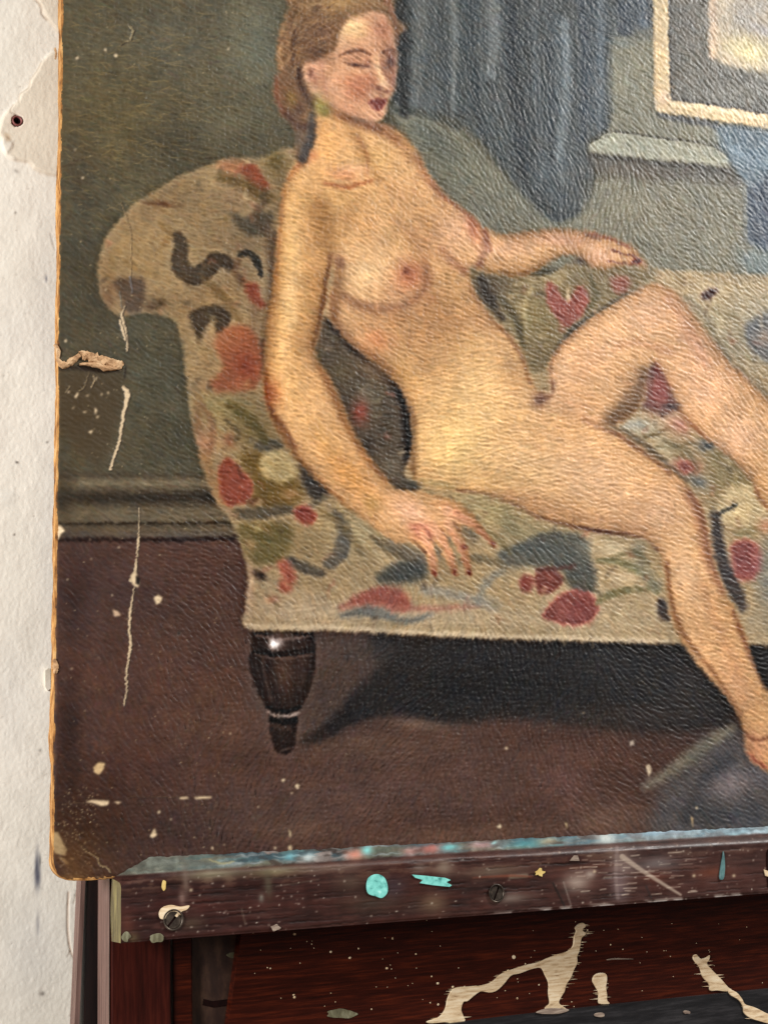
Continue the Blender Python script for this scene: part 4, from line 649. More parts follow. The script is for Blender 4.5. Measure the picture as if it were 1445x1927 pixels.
# board body: rounded outline, frayed side
def outline(inset, seed, amp):
    pts = []
    n = 420
    for i in range(n+1):
        v = BH-(BH-rc)*i/n; pts.append((inset, v))
    for a in np.linspace(0, math.pi/2, 12)[1:]:
        pts.append((rc-(rc-inset)*math.cos(a), rc-(rc-inset)*math.sin(a)))
    for i in range(1, 161): pts.append((rc+(BW-inset-rc)*(i/160), inset))
    pts.append((BW-inset, BH))
    p = np.array(pts); j = norm(fbm(len(p), 1, (16, 5), seed, 5, .6)[:, 0])*amp
    p[:n, 0] += j[:n]; p[n+12:-1, 1] += j[n+12:-1]; return p
lay = [(outline(.0016, 3, .0002), -.0009), (outline(.0004, 4, .0004), -.0014), (outline(.0002, 5, .0005), -.006), (outline(.0006, 6, .0006), -.012), (outline(.0012, 7, .0007), -BT+.001), (outline(.003, 8, .0002), -BT)]
vs = []; fs = []; n = len(lay[0][0])
for p, z in lay: vs += [(a, b, z) for a, b in p]
for k in range(len(lay)-1):
    for i in range(n): fs.append((k*n+i, k*n+(i+1) % n, (k+1)*n+(i+1) % n, (k+1)*n+i))
fs.append(tuple(range(n))[::-1]); fs.append(tuple(range((len(lay)-1)*n, len(lay)*n)))
mesh_obj('board_core', vs, fs, M_FIBRE, painting, False, 'orange-brown fibreboard edge, frayed and rounded at the corner')
def flap(name, path, widths, lift, col=M_PAPER, seed=1, label=None, crumple=.0012):
    q = spline(path, False, 14); nq = len(q); nw = 13; r = np.random.default_rng(seed)
    wd = np.interp(np.linspace(0, 1, nq), np.linspace(0, 1, len(widths)), widths); lf = np.interp(np.linspace(0, 1, nq), np.linspace(0, 1, len(lift)), lift)
    G = np.zeros((nq, nw, 3)); nz = fbm(nq, nw, (7, 5), seed, 3)-.5; nz2 = fbm(nq, nw, (4, 3), seed+5, 2)-.5
    for i in range(nq):
        t = q[min(i+1, nq-1)]-q[max(i-1, 0)]; t = t/np.hypot(*t); nn = np.array([-t[1], t[0]])
        for j in range(nw):
            s_ = j/(nw-1)*2-1; p = q[i]+nn*(s_*wd[i]+nz2[i, j]*wd[i]*.8)
            b_ = P(p[0], p[1], 0); curl = lf[i]*(1-s_*s_)**.5 if abs(s_) < 1 else 0
            G[i, j] = (b_[0], b_[1], max(.0001, curl+nz[i, j]*crumple*2.0*(1-abs(s_)**3)+.0002))
    ns = nq*nw; V_ = G.reshape(-1, 3); idx = np.arange(ns).reshape(nq, nw); F = [tuple(int(a) for a in (idx[i, j], idx[i, j+1], idx[i+1, j+1], idx[i+1, j])) for i in range(nq-1) for j in range(nw-1)]
    o = mesh_obj(name, V_, F, col, painting, False, label); md = o.modifiers.new('thick', 'SOLIDIFY'); md.thickness = .0006; md.offset = -1
    return o
flap('torn_flap', [(108,676),(120,688),(136,680),(150,668)], [3,6,7,4], [.001,.004,.004,.002], seed=3, label='curled pale paper flap at the left end of the tear')
flap('torn_flap', [(148,664),(162,668),(180,676),(200,680),(222,686),(232,682)], [4,9,11,8,11,3], [.001,.003,.0035,.003,.003,.001], seed=8, label='crumpled torn paper along the horizontal tear', crumple=.0030)
flap('torn_flap', [(150,686),(175,686),(205,694),(226,692)], [2,5,6,3], [.001,.003,.003,.001], seed=12)
flap('loose_paint_chip', [(104,648),(110,660),(109,676)], [3,4,3], [.001,.002,.001], seed=21)
flap('loose_paint_chip', [(103,1240),(105,1255),(104,1268)], [3,5,3], [.001,.003,.001], seed=23)
flap('loose_paint_chip', [(104,90),(106,100),(105,112)], [1.5,2.5,1.5], [.0005,.0015,.0005], seed=24)
# ------------------------------------------------------------------ easel
easel = thing('easel', 'dark stained wooden easel under the painting, its ledge crusted with dabs of paint', 'easel', MB)
BD = .038                                        # how far the ledge front stands out from the board
def cvbar():
    c = Canvas(180, 1500, 1560, 1800, 1.5, (66,40,36)); ny, nx = c.ny, c.nx
    XX = (c.x0+c.st*(np.arange(nx)+.5))[None]; YY = (c.y0+c.st*(np.arange(ny)+.5))[:, None]
    SK = YY+.068*(XX-500)                       # follows the slope of the ledge
    def skew(f_, k=.068):                       # shear noise so its grain runs along the ledge
        o = np.empty_like(f_)
        sh = (k*(np.arange(nx))).astype(int)
        for i in range(nx): o[:, i] = np.roll(f_[:, i], -sh[i])
        return o
    g = skew(fbm(ny, nx, (3, 45), 201, 3, .6))-.5; g2 = skew(fbm(ny, nx, (10, 160), 205, 4))-.5; f = fbm(ny, nx, 14, 207, 5, .6)-.5
    c.c *= (1+.7*g+.5*f)[..., None]; c.c += (g2*30)[..., None]*np.array([1.2, .7, .6])
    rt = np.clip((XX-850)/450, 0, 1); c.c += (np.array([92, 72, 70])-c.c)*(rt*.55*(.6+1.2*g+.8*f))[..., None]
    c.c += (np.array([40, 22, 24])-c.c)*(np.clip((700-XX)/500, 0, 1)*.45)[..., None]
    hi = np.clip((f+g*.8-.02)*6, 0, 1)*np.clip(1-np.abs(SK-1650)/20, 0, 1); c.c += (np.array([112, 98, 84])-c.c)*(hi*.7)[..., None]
    strk = np.clip((skew(fbm(ny, nx, (2.2, 40), 211, 3))-.62)*9, 0, 1); c.c += (np.array([122, 104, 98])-c.c)*(strk*.28)[..., None]
    c.h += (g*.5+f*.3)*.0006+.0004*g2
    ck = np.clip((skew(fbm(ny, nx, (1.8, 50), 231, 3))-.66)*12, 0, 1); c.h -= ck*.0005; c.c *= (1-.35*ck)[..., None]
    # chamfer: layers of dried palette colours
    cm = np.clip((1631-SK+.006*np.maximum(XX-900,0))/4, 0, 1)
    top = np.zeros((ny, nx, 3)); top[:] = (108,120,118)
    t1 = skew(fbm(ny, nx, (9, 70), 221, 4)); t2 = skew(fbm(ny, nx, (7, 44), 223, 4)); t3 = skew(fbm(ny, nx, (6, 40), 225, 4))
    sm = lambda t, k, w=14: np.clip((t-k)*w, 0, 1)[..., None]
    top += (np.array([70, 104, 116])-top)*sm(t1, .52); top += (np.array([166, 142, 132])-top)*sm(t2, .60)*np.clip(1.15-(XX-500)/500, .08, 1)[..., None]
    top += (np.array([92, 138, 140])-top)*sm(t3, .60); top += (np.array([122, 118, 88])-top)*sm(1-t1, .60)*.7; top += (np.array([172, 188, 192])-top)*sm(skew(fbm(ny, nx, (5, 40), 227, 4)), .60)*.7
    top += (np.array([74, 56, 48])-top)*sm(fbm(ny, nx, (7, 26), 228, 4), .60)*.8
    top += (np.array([146, 172, 188])-top)*(np.clip((XX-1000)/300, 0, 1)*.55)[..., None]; top += (np.array([128, 132, 112])-top)*(np.clip((470-XX)/160, 0, 1)*.8)[..., None]
    top *= (1+.5*(fbm(ny, nx, 6, 229, 4)-.5)+.25*g)[..., None]
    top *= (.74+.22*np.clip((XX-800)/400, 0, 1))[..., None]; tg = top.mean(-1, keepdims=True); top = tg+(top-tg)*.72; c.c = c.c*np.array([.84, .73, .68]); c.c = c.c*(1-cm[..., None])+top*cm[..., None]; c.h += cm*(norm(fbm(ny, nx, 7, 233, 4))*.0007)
    for x, y, rx, ry, col, a in ((668,1608,18,10,(200,130,110),.9),(690,1600,10,8,(130,206,204),.9),(545,1612,14,7,(110,170,180),.8),(580,1614,16,8,(190,206,206),.8),(812,1597,22,9,(190,118,108),.8),(845,1594,16,6,(110,190,190),.8),(770,1603,14,8,(188,132,124),.6),(905,1590,24,8,(186,140,140),.7),(990,1588,30,8,(70,134,140),.8),(1030,1582,20,6,(196,178,140),.6),(1140,1576,18,10,(206,212,206),.9),(930,1585,5,3,(170,220,220),.9),(1250,1565,60,6,(168,196,214),.6)): c.blob(x, y, rx, ry, col, a, -4)
    # smears and stains on the front
    for x, y, rx, ry, col, a in ((400,1645,60,10,(130,122,98),.8),(520,1640,50,9,(122,112,82),.8),(620,1634,80,8,(120,100,88),.7),(700,1700,60,20,(60,50,40),.6),(815,1700,26,18,(108,86,66),.8),(790,1632,14,10,(112,98,90),.7),(835,1632,18,14,(128,112,98),.85),(660,1660,30,16,(84,72,60),.6),(740,1668,22,20,(58,46,52),.7),(930,1640,60,10,(110,100,84),.6),(960,1690,40,10,(160,152,140),.5),(1085,1660,26,18,(164,146,134),.85),(1110,1645,10,8,(170,154,142),.8),(1170,1625,26,30,(140,124,118),.7),(1165,1670,16,30,(138,120,122),.6),(1235,1625,40,14,(118,112,112),.7),(1340,1642,36,10,(126,70,50),.6),(1230,1650,30,12,(104,56,42),.6),(1100,1632,60,5,(104,62,48),.6),(350,1660,6,26,(104,86,76),.8),(343,1690,6,14,(150,124,112),.6),(505,1665,8,26,(84,78,62),.7),(492,1690,5,8,(120,120,110),.7),(250,1765,12,10,(96,90,60),.6),(360,1738,24,12,(74,60,48),.7),(240,1740,14,26,(104,60,46),.5)): c.blob(x, y, rx, ry, col, a, -4)
    for pts, w, col, a in (([(1170,1612),(1210,1640),(1280,1684)], [10,8,4], (176,158,142), .8), ([(1040,1662),(1062,1706)], 3, (24,18,16), .9), ([(1060,1660),(1074,1704)], 2, (160,150,140), .6), ([(1215,1668),(1225,1690)], 2.5, (40,36,36), .8), ([(960,1650),(990,1648)], 8, (124,122,104), .6), ([(455,1710),(462,1740)], 2, (120,108,92), .6), ([(395,1618),(420,1626),(440,1622)], 3, (170,158,110), .6), ([(600,1655),(520,1668)], 2, (110,96,84), .6), ([(890,1652),(960,1648),(1000,1650)], [2,5,3], (120,66,48), .7), ([(1160,1595),(1158,1650),(1162,1690)], 7, (150,132,126), .4)): c.stroke(pts, w, col, 1.4, a, .0002)
    for x in range(0, 40): # pale ticks across the grain at the right
        a = rng.uniform(1070, 1300); b = rng.uniform(1610, 1690)-.05*(a-1100); c.stroke([(a, b), (a+rng.uniform(8, 26), b-rng.uniform(0, 2))], 1.6, (206,190,172), .8, rng.uniform(.4, .9))
    lo = np.clip(1-np.abs(SK-1752-(XX-500)*-.009)/5, 0, 1)*np.clip((XX-880)/120, 0, 1)*np.clip((fbm(ny, nx, (6, 12), 240, 3)-.4)*6, 0, 1); c.c += (np.array([212, 204, 196])-c.c)*(lo*.8)[..., None]
    for _ in range(260):
        x = rng.uniform(235, 1500); y = rng.uniform(1640, 1765)-.07*(x-500); c.blob(x, y, rng.uniform(.8, 2.2), rng.uniform(.8, 1.8), (206,196,180), rng.uniform(.3, .9))
    for x, y in ((360,1675),(1118,1640),(1305,1648),(1380,1648)): c.blob(x, y, 3, 3, (200,180,150), .9)
    return c
cb = cvbar()
A0 = P(228, 1775, BD); A1 = P(1445, 1681, BD); ang = math.atan2(A1[1]-A0[1], A1[0]-A0[0])
def barpt(s, t, n): return np.array([A0[0]+s*math.cos(ang)-t*math.sin(ang), A0[1]+s*math.sin(ang)+t*math.cos(ang), n])
blen = 1.12
def inv(px_, py_, n):
    q = P(px_, py_, n)-A0; return q[0]*math.cos(ang)+q[1]*math.sin(ang), -q[0]*math.sin(ang)+q[1]*math.cos(ang)
hF = np.mean([inv(500, 1630, BD)[1], inv(1000, 1602, BD)[1], inv(1445, 1577, BD)[1]]); hB = np.mean([inv(500, 1606, .002)[1], inv(1000, 1577, .002)[1], inv(1445, 1552, .002)[1]])
sE, tE = inv(229, 1662, BD); sR = inv(300, 1644, BD)[0]
print('bar', hF, hB, sE, tE, sR, math.degrees(ang))
ss = np.linspace(0, blen, 820); prof = []
for k in range(8): prof.append(('bot', k/7))
for k in range(1, 74): prof.append(('front', k/73))
for k in range(1, 22): prof.append(('cham', k/21))
G = np.zeros((len(prof), len(ss), 3)); drop = np.clip(1-ss/max(sR, .02), 0, 1)
hf = hF-(hF-tE)*drop**1.2; hb = hB-(hB-tE-.004)*drop
for k, (kind, t) in enumerate(prof):
    if kind == 'bot': nn = .001+(BD-.001)*t; tt = np.zeros_like(ss)
    elif kind == 'front': nn = BD; tt = hf*t
    else: nn = BD-(BD-.002)*t; tt = hf+(hb-hf)*t**.85
    rnd = .0016
    if kind == 'front': nn = BD-rnd*max(0, 1-t*30)-.004*max(0, (t-.9)/.1)**2
    if kind == 'cham': nn = nn-.004*(1-t)**2
    G[k, :, 0] = A0[0]+ss*math.cos(ang)-tt*math.sin(ang); G[k, :, 1] = A0[1]+ss*math.sin(ang)+tt*math.cos(ang); G[k, :, 2] = nn
bx, by = to_px(G); rgbb = cb.sample(cb.c, bx, by); hb_ = cb.sample(cb.h, bx, by)
wgt = np.array([0 if k == 'bot' else 1 for k, _ in prof])[:, None]
G[..., 2] += hb_*wgt*np.where(np.array([k == 'cham' for k, _ in prof])[:, None], .5, 1); G[..., 1] += hb_*wgt*np.where(np.array([k == 'cham' for k, _ in prof])[:, None], .6, 0)
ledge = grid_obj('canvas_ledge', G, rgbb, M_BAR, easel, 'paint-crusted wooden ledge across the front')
# left end of the ledge and its back, butted to the strip above
v0 = [tuple(G[k, 0]) for k in range(len(prof))]; cap = v0+[(G[-1, 0, 0], G[-1, 0, 1]-.03, -.004), (G[0, 0, 0]+.002, G[0, 0, 1]+.018, -.004)]
M_END = ramp_mat('ledge_end_grain', [(.3, (44, 36, 20)), (.5, (96, 84, 48)), (.7, (150, 138, 84))], 40, (6, .6, 6), .5, .4, .0006)
mesh_obj('ledge_end', cap, [tuple(range(len(cap)))[::-1]], M_END, ledge)
def plate(name, pts, n, th, mat, parent, smooth=False, label=None, bev=.0, kind=None, mfac=None):   # outline in photo pixels on plane n -> slab of real thickness
    p = spline(pts, True, 5) if smooth else np.array(pts, float)
    q = np.array([P(a, b, n) for a, b in p]); k = len(q); cen = q.mean(0)
    if (np.roll(q[:, 0], -1)*q[:, 1]-q[:, 0]*np.roll(q[:, 1], -1)).sum() > 0: q = q[::-1]
    vs = [(a, b, n-th) for a, b, _ in q]+[(a, b, n-bev) for a, b, _ in q]; fs = [(i, (i+1) % k, k+(i+1) % k, k+i) for i in range(k)]
    if bev:
        nx_ = np.roll(q, -1, 0)-np.roll(q, 1, 0); nrm = np.stack([-nx_[:, 1], nx_[:, 0]], 1); nrm /= np.linalg.norm(nrm, axis=1)[:, None]+1e-9
        vs += [(a-nrm[i, 0]*-bev*.8, b-nrm[i, 1]*-bev*.8, n) for i, (a, b, _) in enumerate(q)]; fs += [(k+i, k+(i+1) % k, 2*k+(i+1) % k, 2*k+i) for i in range(k)]; fs.append(tuple(range(2*k, 3*k)))
    else: fs.append(tuple(range(k, 2*k)))
    o = mesh_obj(name, vs, fs, mat, parent, False, label, kind)
    bm = bmesh.new(); bm.from_mesh(o.data); bmesh.ops.recalc_face_normals(bm, faces=bm.faces); bm.to_mesh(o.data); bm.free()
    return o
def ell(cx, cy, rx, ry, k=14, j=.12, seed=0):
    r = np.random.default_rng(seed); return [(cx+rx*(1+j*r.normal())*math.cos(2*math.pi*i/k), cy+ry*(1+j*r.normal())*math.sin(2*math.pi*i/k)) for i in range(k)]
FZ = BD+.0012
plate('paint_dab', [(690,1668),(694,1652),(708,1645),(722,1650),(729,1664),(729,1680),(719,1690),(708,1687),(694,1682)], FZ, .0012, M_TURQ, ledge, True, 'round turquoise dab', .0003)
plate('paint_dab', [(776,1646),(800,1648),(838,1652),(848,1656),(840,1660),(850,1666),(846,1669),(815,1666),(790,1662),(796,1656),(782,1652)], FZ, .0012, M_TURQ, ledge, False, 'smeared turquoise dab', .0002)
plate('paint_dab', [(300,1718),(306,1708),(322,1703),(340,1706),(357,1704),(352,1712),(342,1716),(338,1728),(326,1722),(316,1726),(309,1730),(302,1728)], FZ, .0012, M_CREAM, ledge, True, 'cream dab round the left screw', .0002)
plate('paint_dab', [(1007,1641),(1012,1638),(1016,1633),(1019,1634),(1020,1639),(1026,1640),(1025,1643),(1021,1645),(1020,1650),(1015,1648),(1013,1646),(1008,1647),(1009,1643)], FZ, .0012, M_YEL, ledge, False, 'small yellow star-shaped splash', .0003)
plate('paint_dab', [(1361,1602),(1363,1612),(1364,1634),(1362,1652),(1357,1656),(1354,1650),(1356,1634),(1360,1612)], FZ+.0008, .002, M_TEAL, ledge, True, 'long teal drip', .0005)
plate('paint_dab', ell(296, 1765, 14, 9, 12, .15, 5), FZ, .0012, M_OLIVE, ledge, True, 'greyish green dab at the lower edge', .0003)
plate('paint_dab', ell(238, 1763, 8, 8, 10, .15, 6), FZ, .0012, M_OLIVE, ledge, True, 'olive dab by the ledge corner', .0003)
plate('paint_dab', ell(520, 1746, 9, 6, 9, .25, 7), FZ, .0012, M_CREAM2, ledge, True, None, .0003)
plate('paint_dab', ell(310, 1667, 4, 9, 9, .2, 8), FZ, .0012, M_YEL, ledge, True, None, .0003)
plate('paint_dab', [(1072,1620),(1080,1610),(1087,1610),(1090,1620)], FZ, .0012, M_CREAM2, ledge, False, None, .0002)
plate('paint_dab', [(1437,1636),(1447,1640),(1450,1652),(1440,1648)], FZ, .0012, M_CREAM, ledge, False, None, .0002)
plate('knot_hole', [(1443,1605),(1448,1602),(1456,1640),(1450,1668),(1444,1660)], FZ-.0002, .001, M_DARK, ledge, True)
def screw(px_, py_, r, rot, label):
    c = P(px_, py_, BD); vs = []; fs = []; k = 28; rw = r
    ringpts = []
    o = None
    # countersunk rim
    lv = [(1.16, .0016), (1.02, .0022), (.95, .0004), (.92, -.001)]
    for a, z in lv: vs += [(c[0]+rw*a*math.cos(2*math.pi*i/k), c[1]+rw*a*math.sin(2*math.pi*i/k), BD+z) for i in range(k)]
    for l in range(3): fs += [(l*k+i, l*k+(i+1) % k, (l+1)*k+(i+1) % k, (l+1)*k+i) for i in range(k)]
    s = mesh_obj('screw', vs, fs, M_SCREW, ledge, True, label)
    # slotted head: two half discs with a gap
    for sg in (1, -1):
        v2 = []; gap_ = .13
        a0 = math.asin(gap_); arc = np.linspace(a0, math.pi-a0, 14)
        pts = [(rw*.93*math.cos(a), rw*.93*math.sin(a)*sg) for a in arc]
        cr, sr = math.cos(rot), math.sin(rot); pts = [(x*cr-y*sr, x*sr+y*cr) for x, y in pts]; m = len(pts)
        v2 = [(c[0]+x, c[1]+y, BD+.0013) for x, y in pts]+[(c[0]+x, c[1]+y, BD-.001) for x, y in pts]
        f2 = [tuple(range(m)) if sg > 0 else tuple(range(m))[::-1]]+[((i+1) % m, i, m+i, m+(i+1) % m) if sg > 0 else (i, (i+1) % m, m+(i+1) % m, m+i) for i in range(m)]
        h = mesh_obj('screw_head', v2, f2, M_SCREW, ledge); md = h.modifiers.new('b', 'BEVEL'); md.width = rw*.05; md.segments = 2
    mesh_obj('slot_floor', [(c[0]+rw*.9*math.cos(2*math.pi*i/k), c[1]+rw*.9*math.sin(2*math.pi*i/k), BD+.0002) for i in range(k)], [tuple(range(k))], M_DARK, ledge)
PM = 1/1800
screw(933, 1681, 15*PM*1.02, math.radians(62), 'slotted screw right of the turquoise dabs')
screw(326, 1731, 16*PM, math.radians(48), 'slotted screw half covered by cream paint')
# posts behind (all run down out of the picture and up behind the board)
def post(name, px0, px1, n, th, mat, ptop=1700, pbot=1927, vtop=.35, vbot=-.75, label=None, slope=None):
    a = P(px0, 1800, n); b = P(px1, 1800, n)
    vs = []; 
    for z in (n-th, n): vs += [(a[0], vbot, z), (b[0], vbot, z), (b[0], vtop, z), (a[0], vtop, z)]
    fs = [(0, 3, 2, 1), (4, 5, 6, 7), (0, 1, 5, 4), (1, 2, 6, 5), (2, 3, 7, 6), (3, 0, 4, 7)]
    o = mesh_obj(name, vs, fs, mat, easel, False, label); md = o.modifiers.new('b', 'BEVEL'); md.width = .0015; md.segments = 2
    return o
BK = -.024
p1 = post('front_post', 210, 322, BK, .052, M_POST, vtop=.9, label='broad dark red upright under the ledge corner')
q0 = P(209, 1800, BK); mesh_obj('lit_side', [(q0[0]-.0012, -.75, BK-.0505), (q0[0]-.0012, -.75, BK-.001), (q0[0]-.0012, .9, BK-.001), (q0[0]-.0012, .9, BK-.0505)], [(0, 3, 2, 1)], M_POSTL, p1, False, 'lit side of the upright, coloured paler')  # side face in a paler wood, light falling on it painted in
p2_ = post('inner_post', 326, 362, BK-.004, .05, M_MAHOG, vtop=.5, label='narrow red-brown upright')
mesh_obj('stained_strip', [tuple(P(a, b, n)) for a, b, n in ((362,1700,BK-.012),(470,1700,BK-.012),(424,2100,BK-.012),(362,2100,BK-.012))]+[tuple(P(a, b, n)-np.array([0, 0, .02])) for a, b, n in ((362,1700,BK-.012),(470,1700,BK-.012),(424,2100,BK-.012),(362,2100,BK-.012))], [(0, 3, 2, 1), (0, 1, 5, 4), (1, 2, 6, 5), (2, 3, 7, 6), (3, 0, 4, 7), (4, 5, 6, 7)], M_STREAK, easel, False, 'grimy recessed strip between upright and panel')
plate('paint_dab', ell(441, 1797, 12, 6, 10, .1, 31), BK-.0105, .001, M_OLIVE, easel, True, 'pale grey-green dab on the grimy strip', .0002)
plate('slot', [(384,1880),(400,1884),(432,1880),(432,1892),(400,1896),(382,1892)], BK-.0108, .0012, M_DARK, easel, False)
# back leg standing away behind
def slab4(name, c4, n, th, mat, label=None):
    f = [P(a, b, n) for a, b in c4]; vs = [tuple(p) for p in f]+[(p[0], p[1], p[2]-th) for p in f]
    return mesh_obj(name, vs, [(0, 1, 2, 3), (7, 6, 5, 4), (0, 4, 5, 1), (1, 5, 6, 2), (2, 6, 7, 3), (3, 7, 4, 0)], mat, easel, False, label)
bl = slab4('back_leg', [(172,1400),(150,2200),(205,2200),(214,1400)], -.09, .022, M_BLACKLEG, 'nearly black rear leg beside the wall')
e0 = [P(a, b, -.0895) for a, b in ((157.5,1680-280),(137,2200),(145,2200),(166,1400))]
slab4('back_leg_edge', [(165,1400),(128.5,2200),(138.5,2200),(172.5,1400)], -.088, .022, M_POSTL, 'paler edge of the rear leg')
# panel below the ledge with its drips
PN = -.018
panel = plate('front_panel', [(462,1700),(1800,1600),(1800,2300),(402,2300),(428,1950)], PN, .014, M_MAHOG, easel, False, 'mahogany panel streaked with cream drips')
rail = plate('lower_rail', [(820,1930),(945,1914),(1150,1891),(1445,1861),(1800,1826),(1800,2300),(700,2300),(700,1945)], PN+.0075, .009, M_BLACK, easel, False, 'black painted rail below the drips')
SPZ = PN+.0009
def splash(pts, nsp, seed, n=SPZ, label=None, mat=M_CREAM, parent=None, smooth=True):
    r = np.random.default_rng(seed); o = plate('paint_drip', pts, n+.0008, .0022, mat, parent or panel, smooth, label, .0004)
    p = np.array(pts, float); y0, y1 = p[:, 1].min(), p[:, 1].max(); bm = bmesh.new(); bm.from_mesh(o.data); q = spline(pts, True, 5) if smooth else p
    for _ in range(nsp):                          # hairline feathering along the grain
        y = r.uniform(y0+3, y1-2); xs_ = []
        for i in range(len(q)):
            a, b = q[i-1], q[i]
            if (a[1]-y)*(b[1]-y) < 0: xs_.append(a[0]+(y-a[1])/(b[1]-a[1])*(b[0]-a[0]))
        if len(xs_) < 2: continue
        xs_.sort(); x = xs_[0] if r.random() < .5 else xs_[-1]; sg = -1 if x == xs_[0] else 1; L_ = r.uniform(4, 20)*r.uniform(.4, 1); h = r.uniform(.6, 1.6)
        tri = [P(x-sg*6, y-h+sg*.3, n), P(x+sg*L_, y-sg*.055*L_, n), P(x-sg*6, y+h+sg*.3, n)]
        if sg > 0: tri = tri[::-1]
        f_ = [bm.verts.new((t[0], t[1], n+.0001)) for t in tri]; g_ = [bm.verts.new((t[0], t[1], n-.0011)) for t in tri]
        bm.faces.new(f_); 
        for i in range(3): bm.faces.new((f_[i], g_[i], g_[(i+1) % 3], f_[(i+1) % 3]))
    bmesh.ops.recalc_face_normals(bm, faces=bm.faces); bm.to_mesh(o.data); bm.free(); return o
splash([(1090,1738),(1098,1737),(1102,1743),(1096,1750),(1102,1757),(1094,1766),(1092,1778),(1090,1790),(1086,1800),(1086,1812),(1080,1825),(1074,1840),(1066,1852),(1062,1866),(1056,1876),(1052,1888),(1066,1900),(1050,1906),(1030,1904),(1026,1896),(1034,1888),(1032,1870),(1032,1850),(1026,1836),(1018,1822),(1000,1824),(978,1832),(962,1836),(948,1852),(935,1864),(922,1868),(905,1866),(892,1874),(880,1884),(872,1886),(868,1900),(872,1912),(874,1922),(850,1926),(838,1924),(810,1926),(804,1922),(826,1914),(838,1898),(842,1880),(850,1864),(862,1858),(890,1856),(908,1854),(925,1848),(945,1832),(965,1824),(990,1816),(1016,1810),(1028,1804),(1050,1796),(1068,1790),(1078,1780),(1080,1764),(1084,1752),(1082,1746)], 46, 3, label='large branching cream drip')
splash([(1118,1836),(1128,1831),(1140,1833),(1142,1844),(1140,1858),(1142,1872),(1142,1882),(1146,1889),(1128,1889),(1126,1880),(1126,1868),(1120,1856),(1115,1846)], 10, 5, label='short cream drip right of the large one')
splash([(1304,1800),(1310,1796),(1318,1804),(1328,1802),(1335,1798),(1334,1806),(1330,1814),(1342,1828),(1356,1842),(1370,1858),(1376,1862),(1366,1866),(1350,1864),(1336,1864),(1334,1852),(1322,1838),(1316,1820),(1306,1808)], 12, 7, label='forked cream drip at the right')
RZ = PN+.0084
splash([(1372,1862),(1386,1868),(1396,1880),(1402,1890),(1420,1896),(1440,1906),(1452,1912),(1450,1926),(1430,1922),(1412,1916),(1400,1906),(1398,1894),(1390,1882),(1374,1872)], 3, 9, RZ, 'cream drip running on over the black rail', parent=rail)
plate('paint_dab', ell(1128, 1910, 10, 4.5, 12, .08, 41), RZ, .001, M_CREAM2, rail, True, 'pale oval dab on the black rail', .0002)
splash([(1010,1905),(1030,1898),(1062,1898),(1070,1902),(1050,1908),(1020,1908)], 0, 15, RZ, mat=M_CREAM2, parent=rail)
plate('paint_dab', ell(1292, 1905, 6, 3.5, 9, .2, 42), RZ, .001, M_CREAM2, rail, True, None, .0002)
splash([(1144,1805),(1160,1803),(1188,1804),(1188,1805.5),(1160,1806),(1144,1807)], 0, 11, mat=M_CREAM2)
plate('paint_dab', ell(967, 1801, 3, 3.5, 8, .1, 43), SPZ, .001, M_CREAM, panel, True, None, .0002)
plate('paint_dab', ell(642, 1908, 26, 9, 12, .15, 44), SPZ, .001, M_OLIVE, panel, True, 'dull green-grey stain low on the panel', .0002)
vs = []; fs = []
for i in range(95):                              # pin-head spatter
    x = rng.uniform(470, 1440); y = rng.uniform(1730, 1900); r = rng.choice([.8, 1.1, 1.6, 2.2], p=[.45, .3, .18, .07]); b = len(vs)
    k = 7; c = P(x, y, SPZ); w_ = r*PM*rng.uniform(.8, 1.5); h_ = r*PM
    vs += [(c[0]+w_*math.cos(2*math.pi*j/k), c[1]+h_*math.sin(2*math.pi*j/k), PN+.0001) for j in range(k)]+[(c[0], c[1], PN+.0008)]
    fs += [(b+j, b+(j+1) % k, b+k) for j in range(k)]
mesh_obj('paint_spatter', vs, fs, M_CREAM, panel, True, 'fine specks of cream spatter', 'stuff')
# ------------------------------------------------------------------ wall
WY = .235
def wp(px_, py_, y=WY):
    d = B@R@np.array([(px_-CX)/FPX, (py_-CY)/FPX, 1.0]); return Cw+d*((y-Cw[1])/d[1])
wc = Canvas(-80, -60, 330, 1990, 2, (247,241,229)); ny, nx = wc.ny, wc.nx
wc.c += ((fbm(ny, nx, 90, 301, 4)-.5)*14)[..., None]*np.array([1, 1, 1.1]); wc.c += ((fbm(ny, nx, 12, 303, 4)-.5)*10)[..., None]
wc.h += (fbm(ny, nx, (7, 4), 305, 4, .7)-.5)*.0004+(fbm(ny, nx, 50, 306, 3)-.5)*.003+(fbm(ny, nx, (3, 1.9), 307, 2)-.5)*.0005
# flaked layers of old distemper
lay1 = [(68,-60),(72,0),(80,15),(88,32),(110,60),(140,60),(140,-60)]
lay2 = [(78,118),(70,135),(60,150),(54,165),(40,176),(37,188),(24,200),(14,210),(4,225),(-2,250),(2,272),(10,288),(22,299),(38,302),(56,305),(66,318),(84,326),(105,330),(150,330),(150,90),(95,100)]
for L_, d_ in ((lay1, .0022), (lay2, .0026)):
    wc.poly([(a-1.5, b+2) for a, b in L_], (170,146,122), 1.6, .55, False); wc.poly(L_, (238,228,210), .9, .9, False, d_)  # brown cast shadow painted down-left of each layer, then the layer itself
wc.poly([(4,262),(12,258),(22,268),(26,262),(22,280),(14,290),(30,300),(18,298),(4,280)], (244,238,226), 1.5, .8, True, .0015)
wc.poly([(8,250),(20,256),(18,268),(10,266)], (214,190,160), 1.5, .7)
crk = lambda pts, w, a=.8, col=(150,128,108), d=-.0016: wc.stroke(pts, w, col, 1.2, a, d)
